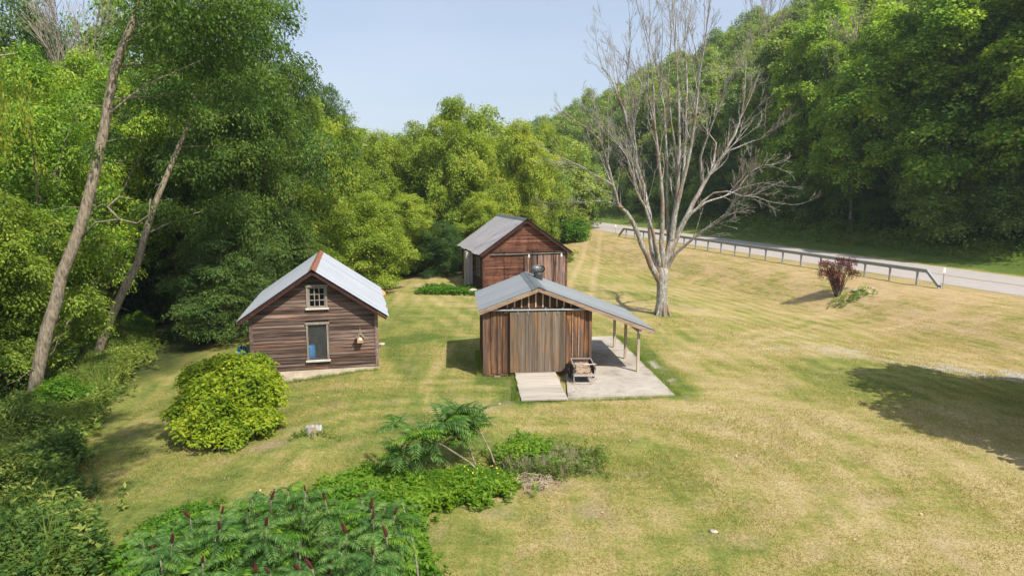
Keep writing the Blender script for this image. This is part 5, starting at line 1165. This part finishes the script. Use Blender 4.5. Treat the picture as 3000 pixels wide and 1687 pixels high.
# ---------------------------------------------------------------- sumac
def frondmesh(seed, ln, pairs, leaf, asp=.26, curve=.35):
    rg = random.Random(seed); mb = MB(); pts = []
    for i in range(9): t = i / 8; pts.append(Vector((ln * t * (1 - .12 * t), 0, ln * (.28 * t - curve * 1.5 * t * t))))
    mb.tube(pts, [.008, .007, .007, .006, .005, .005, .004, .003, .002], 3, False)
    for i in range(pairs + 1):
        t = .16 + .84 * i / pairs; f_ = t * 8; j = min(7, int(f_)); p = pts[j].lerp(pts[j + 1], f_ - j); d = (pts[j + 1] - pts[j]).normalized(); L = leaf * (math.sin(math.pi * (.22 + .68 * t)) ** .7) * rg.uniform(.9, 1.1)
        for sgn in ((-1, 1) if i < pairs else (0,)):
            side = Vector((0, sgn, 0)); ax = (side * .9 + d * .38 + Vector((0, 0, -.32 + rg.uniform(-.12, .12)))).normalized() if sgn else d
            wdir = d if sgn else Vector((0, 1, 0)); w_ = L * asp * .5; q1 = p + ax * L * .4; up = Vector((0, 0, 1))
            a0, a1, a2, a3 = p, q1 + wdir * w_, p + ax * L + Vector((0, 0, -.1 * L)), q1 - wdir * w_; mid = q1 + up * (-w_ * .5)
            mb.add([a0, a1, a2, a3, mid], [(0, 4, 1), (4, 2, 1), (0, 3, 4), (4, 3, 2)])
    return mb.mesh('frond', M['leaf_sumac'])
FR = [frondmesh(k, .60, 10, .17, .31, c_) for k, c_ in ((1, .30), (2, .38), (3, .46))]
FRG = [frondmesh(k, .66, 9, .2, .34, c_) for k, c_ in ((5, .35), (6, .5))]
for m_ in FRG: m_.materials.clear(); m_.materials.append(M['leaf_fresh'])
FRD = [frondmesh(k, .66, 10, .19, .30, c_) for k, c_ in ((7, .4), (8, .55))]
cmb = MB(); rq = random.Random(2); pf = [(.012, 0), (.034, .03), (.04, .07), (.034, .13), (.022, .18), (.006, .215)]; K = 9
o_ = 0
for r_, z_ in pf:
    for i in range(K): a = 2 * math.pi * i / K; q_ = 1 + rq.uniform(-.22, .22); cmb.v.append((r_ * q_ * math.cos(a), r_ * q_ * math.sin(a), z_))
for j in range(len(pf) - 1):
    for i in range(K): cmb.f.append((j * K + i, j * K + (i + 1) % K, (j + 1) * K + (i + 1) % K, (j + 1) * K + i))
CONE = cmb.mesh('fruit_cone', M['cone_red'])
STEM = {}
def sumac(tip, cone, nf, label, rg, sc_=1.0, fresh=False):
    bx, by = tip.x + rg.uniform(-.25, .25), tip.y + rg.uniform(-.1, .3); z0 = gz(bx, by); t = thing('sumac_plant', label, 'sumac', (bx, by, z0), 0, 'staghorn sumac plants in the foreground')
    e = tip - Vector((bx, by, z0)) - Vector((0, 0, .16 if cone else 0)); MB().tube([(0, 0, -.1), e * .5 + Vector((rg.uniform(-.06, .06), 0, 0)), e], [.022, .018, .012], 5, False).obj('stem', M['twig'], t, True)
    if cone:
        c = mobj('fruit_cone', CONE, t, e + Vector((0, 0, .01)), (rg.uniform(-.6, .6), rg.uniform(-.6, .6), rg.uniform(0, 6))); q_ = rg.uniform(.45, .85); c.scale = (q_ * .9, q_ * .9, q_)
    a0 = rg.uniform(0, 6)
    for i in range(nf):
        a = a0 + i * 2.4; tier = i / nf; dn = -.03 - .30 * tier; me = rg.choice(FR + (FRG[:1] if rg.random() < .35 else [])) if not fresh else rg.choice(FRG); s_ = sc_ * rg.uniform(.78, 1.12)
        mobj('frond', me, t, (e.x * (1 - .2 * tier), e.y * (1 - .2 * tier), e.z + dn), (rg.uniform(-.15, .15), -.42 + .75 * tier + rg.uniform(-.15, .15), a), (s_,) * 3)
    return t
rs_ = random.Random(12)
cones = [(655, 375), (895, 345), (880, 455), (1125, 235), (1105, 325), (1080, 425), (1270, 235), (1232, 430), (1420, 330), (1530, 175), (1675, 240), (1950, 245), (2027, 305), (2035, 380), (2205, 345), (1840, 485), (2145, 510), (2115, 570), (2045, 635), (2220, 690), (1580, 745), (1485, 770), (1705, 790), (1260, 780), (1155, 780), (750, 700), (380, 650), (515, 555)]
def place_words(px, py):
    h = 'far left' if px < 520 else 'left' if px < 700 else 'middle' if px < 900 else 'right' if px < 1060 else 'far right'
    return h + ' ' + ('back' if py < 1490 else 'centre' if py < 1580 else 'front')
used = {}
ORD = ORD + ['%s ' % q for q in ('seventeenth', 'eighteenth', 'nineteenth', 'twentieth', 'twenty-first', 'twenty-second', 'twenty-third', 'twenty-fourth')]
def ulabel(txt_fn, key):
    used[key] = used.get(key, 0) + 1; return txt_fn(ORD[min(len(ORD) - 1, used[key] - 1)])
for cx, cy in cones:
    px, py = 300 + cx / 2.576, 1350 + cy / 2.576; zt = rs_.uniform(1.4, 2.0) - .15 * (px < 560); tip = on_z(px, py - 6, zt)
    w_ = place_words(px, py); sumac(tip, True, 13, ulabel(lambda o: 'sumac with a dark red cone, %sat the %s of the clump' % (o, w_), ('c', w_)), rs_, .70)
extra = [(520, 1600), (470, 1640), (560, 1560), (600, 1640), (680, 1600), (640, 1520), (750, 1540), (820, 1530), (860, 1600), (960, 1560), (1000, 1620), (1100, 1650), (1160, 1560), (1180, 1480), (930, 1480), (1060, 1470), (780, 1660), (700, 1690), (560, 1700), (900, 1700), (1020, 1710), (1140, 1720), (450, 1560), (740, 1480), (840, 1470), (1120, 1600), (480, 1720), (820, 1740), (1000, 1760), (660, 1760)]
for px, py in extra + [(a + rs_.uniform(-60, 60), b_ + rs_.uniform(-35, 35)) for a, b_ in extra]:
    tip = on_z(px, py, rs_.uniform(1.1, 1.65)); w_ = place_words(px, py); sumac(tip, False, 12, ulabel(lambda o: 'sumac without a cone, %sat the %s of the clump' % (o, w_), ('n', w_)), rs_, rs_.uniform(.58, .8), rs_.random() < .15)
# the three leaning young trees with long compound leaves
def palmy(label, b_px, tip_px, dz, nf, spread, seed, fresh=.2):
    rg = random.Random(seed); b0 = hit(*b_px); tip = on_y(tip_px[0], tip_px[1], b0.y + dz); t = thing('young_sumac_tree', label, 'young tree', b0, 0, 'leaning young trees in the middle of the lawn')
    e = tip - b0; mb = MB(); mb.tube([(0, 0, -.1), e * .35 + Vector((0, 0, .06)), e * .7 + Vector((0, 0, .05)), e], [.028, .022, .017, .01], 6, False); ends = [e]
    for k in range(5):
        q_ = e + Vector((rg.uniform(-1, 1) * spread, rg.uniform(-1, 1) * spread * .6, rg.uniform(-1.1, .5) * spread)); mb.tube([e * rg.uniform(.75, .95), q_], [.012, .006], 4, False); ends.append(q_)
    mb.obj('stem', M['bark'], t, True)
    for i in range(nf):
        q_ = rg.choice(ends); me = rg.choice(FRD if rg.random() > fresh else FRG); s_ = rg.uniform(.75, 1.15); mobj('frond', me, t, q_, (rg.uniform(-.3, .3), rg.uniform(-1.1, .2), rg.uniform(0, 6.28)), (s_,) * 3)
palmy('leaning young tree with a mop of long leaves, tallest and rightmost, its stem slanting left', (1463, 1382), (1385, 1225), .5, 70, .5, 31)
palmy('low leaning young tree left of the tallest one with a long bare slanting stem', (1439, 1402), (1245, 1275), -.1, 70, .62, 32)
palmy('middle leaning young tree whose crown droops between the other two', (1404, 1375), (1330, 1240), .4, 34, .5, 33)
sp_ = hit(1716, 672); q_ = Vector((sp_.x, sp_.y, gz(sp_.x, sp_.y)))
t = thing('sumac_sapling', 'feathery sapling standing above the shrubs beside the far end of the road', 'sapling', q_)
MB().tube([(0, 0, -.1), (.2, 0, 1.6), (.1, 0, 3.3)], [.06, .05, .03], 6).obj('stem', M['bark'], t)
for i in range(16): mobj('frond', FRD[i % 2], t, (.1 + rnd.uniform(-.3, .3), rnd.uniform(-.3, .3), 3.2 + rnd.uniform(-.5, .3)), (rnd.uniform(-.3, .3), rnd.uniform(-.4, .4), i * 2.4), (2.4,) * 3)

# ---------------------------------------------------------------- weeds and grasses
def inpoly(x, y, poly):
    c = np.zeros(len(x), bool); n_ = len(poly)
    for i in range(n_):
        x1, y1 = poly[i]; x2, y2 = poly[(i + 1) % n_]; c ^= ((y1 > y) != (y2 > y)) & (x < (x2 - x1) * (y - y1) / (y2 - y1 + 1e-12) + x1)
    return c
def gpoly(pts): return [tuple(hit(*p).xy) if p[1] > 700 else p for p in pts]
def scatter(rg, poly, n):
    a = np.array(poly); lo, hi = a.min(0), a.max(0); x = rg.uniform(lo[0], hi[0], n * 4); y = rg.uniform(lo[1], hi[1], n * 4); ok = inpoly(x, y, poly); return x[ok][:n], y[ok][:n]
def stalks(name, kind, poly, n, h, per, size, asp, mat, seed, out=.5, patch=1.2, label=None, upl=.5, hmin=.35):
    """leafy upright stalks, as many as nobody could count"""
    rg = np.random.RandomState(seed); x, y = scatter(rg, poly, n); ragged = .16 + .5 * min(1, h); x = x + rg.normal(size=len(x)) * ragged * .6; y = y + rg.normal(size=len(x)) * ragged * .6; kp = vnoise(x + 30, y + 30, .9, seed + 7) + .35 * rg.uniform(0, 1, len(x)) > .38; x = x[kp]; y = y[kp]; hh = h * (hmin + (1 - hmin) * vnoise(x + 50, y + 50, patch, seed)) * rg.uniform(.65, 1.1, len(x)); z = ground(x, y)
    n = len(x); X_ = np.repeat(x, per); Y_ = np.repeat(y, per); H_ = np.repeat(hh, per); t = rg.uniform(.1, 1, n * per); a = rg.uniform(0, 6.283, n * per)
    lean = np.repeat(rg.normal(size=(n, 2)) * .18, per, 0); dirv = np.stack([np.cos(a), np.sin(a), np.full_like(a, upl)], -1); dirv = norm(dirv + rg.normal(size=dirv.shape) * .25); sz = size * rg.uniform(.6, 1.3, n * per)
    P = np.stack([X_ + lean[:, 0] * H_ * t, Y_ + lean[:, 1] * H_ * t, np.repeat(z, per) + H_ * t], -1) + dirv * sz[:, None] * out
    nr = norm(np.stack([-dirv[:, 0] * .5, -dirv[:, 1] * .5, np.ones(len(a))], -1) + rg.normal(size=dirv.shape) * .35)
    V = leafquads(P, nr, dirv, sz, asp); return tag(mobj(name, rowmesh(name, V, quads(V), M[mat])), label, None, None, 'stuff')
def blades(name, poly, n, h, wd, mat, seed, label=None, patch=1.5, lean=.35):
    rg = np.random.RandomState(seed); x, y = scatter(rg, poly, n); n = len(x); z = ground(x, y); hh = h * rg.uniform(.4, 1.15, n) * (.5 + vnoise(x + 70, y + 70, patch, seed)); a = rg.uniform(0, 6.283, n); l = rg.normal(size=(n, 2)) * lean; w_ = np.stack([np.cos(a), np.sin(a), 0 * a], -1) * (wd / 2)
    B = np.stack([x, y, z - .01], -1); T = B + np.stack([l[:, 0] * hh, l[:, 1] * hh, hh], -1)
    V = np.stack([B - w_, B + w_, T], 1).reshape(-1, 3); return tag(mobj(name, rowmesh(name, V, np.arange(len(V)).reshape(-1, 3), M[mat])), label, None, None, 'stuff')
edge = [hit(*p).xy for p in ((455, 1010), (385, 1075), (335, 1130), (275, 1240), (190, 1345), (140, 1450), (170, 1540), (215, 1640), (200, 1760))]
left = [(e.x - (3.4 if i > 2 else 2.2), e.y + (.6 if i < 4 else 0)) for i, e in enumerate(edge)]
border = [tuple(e) for e in edge] + left[::-1]
stalks('undergrowth', None, border, 6400, .85, 20, .16, .34, 'leaf_weed', 201, label='tall weeds bordering the lawn on the left', upl=.9, patch=1.6)
bl2 = [tuple(e) for e in edge[4:]] + left[4:][::-1]
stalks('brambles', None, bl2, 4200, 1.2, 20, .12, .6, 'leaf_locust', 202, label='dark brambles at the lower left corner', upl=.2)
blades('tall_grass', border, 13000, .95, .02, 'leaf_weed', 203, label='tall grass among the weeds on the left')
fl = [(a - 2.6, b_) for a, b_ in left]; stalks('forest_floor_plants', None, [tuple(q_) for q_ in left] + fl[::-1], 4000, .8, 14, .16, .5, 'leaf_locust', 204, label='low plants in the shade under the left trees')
pw = gpoly([(960, 1440), (1040, 1400), (1130, 1392), (1200, 1402), (1300, 1405), (1440, 1405), (1490, 1415), (1510, 1432), (1460, 1455), (1380, 1475), (1290, 1490), (1180, 1520), (1080, 1560), (950, 1500)])
stalks('weed_patch', None, pw, 2600, .34, 20, .115, .38, 'leaf_fresh', 205, label='bright green weeds below the leaning young trees', patch=.7, upl=.6)
blades('weed_grass', pw, 9000, .3, .014, 'leaf_fresh', 206, label='bright grass among the weed patch')
pw2 = gpoly([(1440, 1345), (1500, 1330), (1600, 1325), (1730, 1335), (1765, 1360), (1740, 1385), (1640, 1395), (1500, 1395)])
stalks('weed_patch', None, pw2, 900, .42, 14, .09, .28, 'leaf_weed', 207, label='dull green and brown weeds right of the leaning trees', patch=.6); blades('dry_grass_patch', pw2, 7000, .34, .012, 'dry_twigs', 208, label='dry brown grass among the right weed patch')
pw3 = gpoly([(1495, 1330), (1560, 1320), (1570, 1370), (1500, 1385)]); stalks('weed_patch', None, pw3, 500, .6, 20, .1, .5, 'leaf_fresh', 209, label='taller bright green weeds at the left end of the dull patch')
us = gpoly([(470, 1600), (600, 1560), (740, 1540), (900, 1480), (1060, 1490), (1180, 1540), (1230, 1687), (1230, 1900), (330, 1900), (360, 1687)])
stalks('ground_cover', None, us, 6000, .5, 14, .12, .5, 'leaf_fresh', 210, label='mixed green plants under the sumac', patch=.6)
stalks('ground_cover', None, gpoly([(330, 1640), (420, 1560), (520, 1510), (620, 1490), (560, 1600), (400, 1750)]), 2400, .22, 10, .06, .6, 'leaf_fresh', 211, label='low creeping plants at the left of the sumac')
p = hit(915, 1275); stalks('stump_weeds', None, [(p.x - .4, p.y - .3), (p.x + .5, p.y - .3), (p.x + .5, p.y + .2), (p.x - .4, p.y + .3)], 60, .2, 14, .06, .5, 'leaf_weed', 212, label='small weeds round the tree stump')
p = hit(1315, 852); stalks('barn_weeds', None, [(p.x - 1.8, p.y - 1.4), (p.x + 1.7, p.y - 1.6), (p.x + 1.5, p.y + 1.2), (p.x - 1.4, p.y + 1.3)], 600, .4, 16, .13, .6, 'leaf_fresh', 213, label='bright leafy weeds left of the barn chimney', patch=.8)
p = hit(2480, 878); stalks('bed_plants', None, [(p.x - 1.0, p.y - .6), (p.x + 1.3, p.y - .6), (p.x + 1.4, p.y + .8), (p.x - .5, p.y + .5)], 110, .3, 16, .08, .6, 'leaf_fresh', 214, label='small green plants under the purple maple')
vb_ = [rs(10.0, s_) for s_ in range(6, 120, 6)] + [rs(13.4, s_) for s_ in range(114, 0, -6)]
stalks('bank_weeds', None, vb_, 9000, .75, 12, .17, .35, 'leaf_weed', 215, label='rough weeds on the bank beyond the road', patch=3, upl=.8)
stalks('bank_weeds', None, [rs(13.0, s_) for s_ in range(6, 120, 6)] + [rs(20, s_) for s_ in range(114, 0, -6)], 12000, 1.0, 12, .24, .45, 'leaf_hill', 216, label='dark undergrowth in the shade below the hillside trees', patch=3)
cfl = [(-16, 49), (-10, 50), (-6, 52.5), (-1.5, 54), (4.5, 60), (6, 70), (0, 66), (-9, 60), (-20, 56)]
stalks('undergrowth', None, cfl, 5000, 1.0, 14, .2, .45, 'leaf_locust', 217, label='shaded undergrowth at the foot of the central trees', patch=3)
SH = 'shrubs between the red barn and the road'
for i, (px, py, h_, R__, k, lb) in enumerate(((1605, 712, 3.0, 2.0, 'shrub_a', 'bright shrub closest to the red barn roof'), (1650, 708, 3.0, 2.2, 'shrub_a', 'rounded bright shrub in the middle of the roadside thicket'), (1692, 704, 2.6, 1.8, 'shrub_a', 'low dense shrub at the right foot of the thicket'), (1630, 672, 3.6, 2.6, 'shrub_b', 'feathery pale shrub behind the bright ones'), (1685, 668, 3.0, 2.3, 'shrub_b', 'feathery pale shrub at the top beside the road'), (1600, 664, 4.0, 2.6, 'shrub_b', 'tallest pale shrub behind the barn roof'), (1712, 672, 1.7, 1.1, 'shrub_b', 'small tuft of shrub touching the road edge'))):
    p = hit(px, py); tree(k, p.x, p.y, h_, R__, None, lb, 'shrub', SH, 'roadside_shrub')
for i, (px, py, h_, R__, k, lb) in enumerate(((395, 1030, 1.5, 1.0, 'shrub_b', 'feathery shrub at the upper end of the weed border'), (345, 1050, 1.0, .9, 'shrub_b', 'bushy weed mound beside the second leaning trunk'), (225, 1200, 1.15, 1.0, 'shrub_a', 'leafy mound of weeds beside the nearest leaning trunk'), (440, 985, 1.3, .8, 'shrub_a', 'small shrub where the weed border meets the shaded lawn'), (130, 1290, 1.6, 1.2, 'shrub_b', 'greyish tall weed mound at the left edge'), (30, 1500, 1.6, 1.3, 'shrub_b', 'dark weedy mound in the lower left corner'), (500, 940, 1.5, 1.1, 'shrub_a', 'green shrub under the dark locust left of the outbuilding'), (560, 910, 1.4, 1.2, 'shrub_a', 'last low shrub of the border toward the outbuilding roof'))):
    p = hit(px, py); tree(k, p.x - .5, p.y, h_, R__, None, lb, 'shrub', 'shrubs along the left lawn border', 'border_shrub')
# turf blades: density falls off with distance
gp_ = [(-10.5, 9.5), (10.5, 9.5), (21, 24), (21, 34), (-9, 34), (-13, 24), (-12, 14)]
def turf(name, poly, n, h, wd, seed):
    rg = np.random.RandomState(seed); x, y = scatter(rg, poly, n)
    keep = (rg.uniform(0, 1, len(x)) < np.clip((15.0 / y) ** 1.3, 0, 1)) & ~inpoly(x, y, [(1.7, 20.4), (5.2, 20.7), (4.6, 29.3), (2.1, 29.0)]) & ~inpoly(x, y, [(-1.0, 22.9), (2.8, 23.2), (2.4, 27.2), (-1.3, 26.8)]) & ~inpoly(x, y, [(.2, 20.1), (1.8, 20.2), (1.6, 23.1), (0, 23.1)]) & ~inpoly(x, y, [(-9.1, 22.9), (-4.8, 23.9), (-6.3, 30.4), (-10.6, 29.4)]) & (x > -13.5 - 0 * y)
    x, y = x[keep], y[keep]; n = len(x); z = ground(x, y); a = rg.uniform(0, 6.283, n); hh = h * rg.uniform(.4, 1.2, n) * (.6 + .8 * vnoise(x + 9, y + 9, .7, seed)); l = rg.normal(size=(n, 2)) * .55; w_ = np.stack([np.cos(a), np.sin(a), 0 * a], -1) * wd / 2
    B = np.stack([x, y, z - .005], -1); T = B + np.stack([l[:, 0] * hh, l[:, 1] * hh, hh], -1); V = np.stack([B - w_, B + w_, T], 1).reshape(-1, 3)
    return tag(mobj(name, rowmesh(name, V, np.arange(len(V)).reshape(-1, 3), M['grass_blade'])), 'short dry grass blades of the lawn', None, None, 'stuff')
turf('grass', gp_, 420000, .055, .016, 301)
# fallen leaves and pale specks on the lawn
rg = np.random.RandomState(5); x, y = scatter(rg, gp_, 260); z = ground(x, y) + .045; P = np.stack([x, y, z], -1); V = leafquads(P, norm(rg.normal(size=P.shape) * .3 + [0, 0, 1]), rg.normal(size=P.shape), rg.uniform(.04, .09, len(x)), .6)
tag(mobj('fallen_leaves', rowmesh('fallen_leaves', V, quads(V), M['pale_batten'])), 'scattered pale fallen leaves on the lawn', None, None, 'stuff')
x, y = scatter(rg, gpoly([(1490, 1395), (1620, 1400), (1600, 1440), (1500, 1430)]), 320); a = rg.uniform(0, 6.28, len(x)); P = np.stack([x, y, ground(x, y) + rg.uniform(.02, .14, len(x))], -1); V = leafquads(P, norm(rg.normal(size=P.shape) * .4 + [0, 0, 1]), np.stack([np.cos(a), np.sin(a), .2 * np.sin(a * 3)], -1), rg.uniform(.15, .4, len(x)), .05)
tag(mobj('dry_stalk_heap', rowmesh('dry_stalk_heap', V, quads(V), M['dry_twigs'])), 'heap of dry stalks beside the weed patch', None, None, 'stuff')
# yellow flowers in the weed patch
x, y = scatter(rg, gpoly([(1330, 1395), (1470, 1390), (1500, 1440), (1380, 1460)]), 16); P = np.stack([x, y, ground(x, y) + rg.uniform(.25, .45, len(x))], -1); V = leafquads(P, norm(rg.normal(size=P.shape) * .4 + [0, -.4, 1]), rg.normal(size=P.shape), rg.uniform(.03, .05, len(x)), .9)
M['yellow'] = plain('yellow_petal', (.75, .5, .04), .7, var=.1); tag(mobj('yellow_flowers', rowmesh('yellow_flowers', V, quads(V), M['yellow'])), 'small yellow flowers in the bright weed patch', None, None, 'stuff')

# grass and weeds creeping over the slab, ramp and wall feet
for nm_, sg, wd, n_, h_ in (('edge_grass', [(1.74, 20.42), (5.15, 20.76)], .14, 1500, .10), ('edge_grass', [(5.15, 20.78), (4.56, 29.2)], .22, 3600, .13), ('edge_grass', [(.05, 20.2), (1.6, 20.3)], .12, 700, .09), ('edge_grass', [(0.05, 20.3), (.1, 22.9), (-.9, 22.85)], .22, 1800, .14), ('edge_grass', [(-1.1, 22.9), (-1.4, 26.6)], .25, 1500, .16), ('edge_grass', [(-9.1, 22.9), (-4.8, 23.9)], .18, 1800, .13), ('edge_grass', [(-1.9, 41.6), (3.6, 43.2)], .3, 1800, .25)):
    poly = [(x_, y_ - wd) for x_, y_ in sg] + [(x_ + .0, y_ + wd) for x_, y_ in sg[::-1]] if abs(sg[-1][0] - sg[0][0]) > abs(sg[-1][1] - sg[0][1]) else [(x_ - wd * .4, y_) for x_, y_ in sg] + [(x_ + wd, y_) for x_, y_ in sg[::-1]]
    blades(nm_, poly, n_, h_, .014, 'leaf_weed', 400 + int(n_ / 7) , label='longer grass left by the mower along an edge', patch=.4)
x, y = scatter(rg, [(1.75, 20.6), (2.2, 20.6), (2.9, 22.6), (2.6, 23.0), (1.9, 23.0)], 220); P = np.stack([x, y, np.full(len(x), .062)], -1); V = leafquads(P, norm(rg.normal(size=P.shape) * .25 + [0, 0, 1]), rg.normal(size=P.shape), rg.uniform(.025, .06, len(x)), .6)
M['litter_leaf'] = plain('brown_leaf_litter', (.34, .20, .11), .9, var=.5, scale=14); tag(mobj('leaf_litter', rowmesh('leaf_litter', V, quads(V), M['litter_leaf'])), 'brown leaf litter on the slab beside the ramp', None, None, 'stuff')

# summer haze in the valley
m = bpy.data.materials.new('summer_haze'); m.use_nodes = True; nt = m.node_tree; nt.nodes.clear()
out = N(nt, 'OutputMaterial'); pv = N(nt, 'VolumePrincipled'); pv.inputs['Color'].default_value = (.80, .88, 1, 1); pv.inputs['Density'].default_value = .00035; pv.inputs['Anisotropy'].default_value = .2
nt.links.new(pv.outputs[0], out.inputs['Volume'])
tag(MB().box(-120, 150, -70, 260, -8, 75).obj('haze', m), None, None, None, 'stuff')
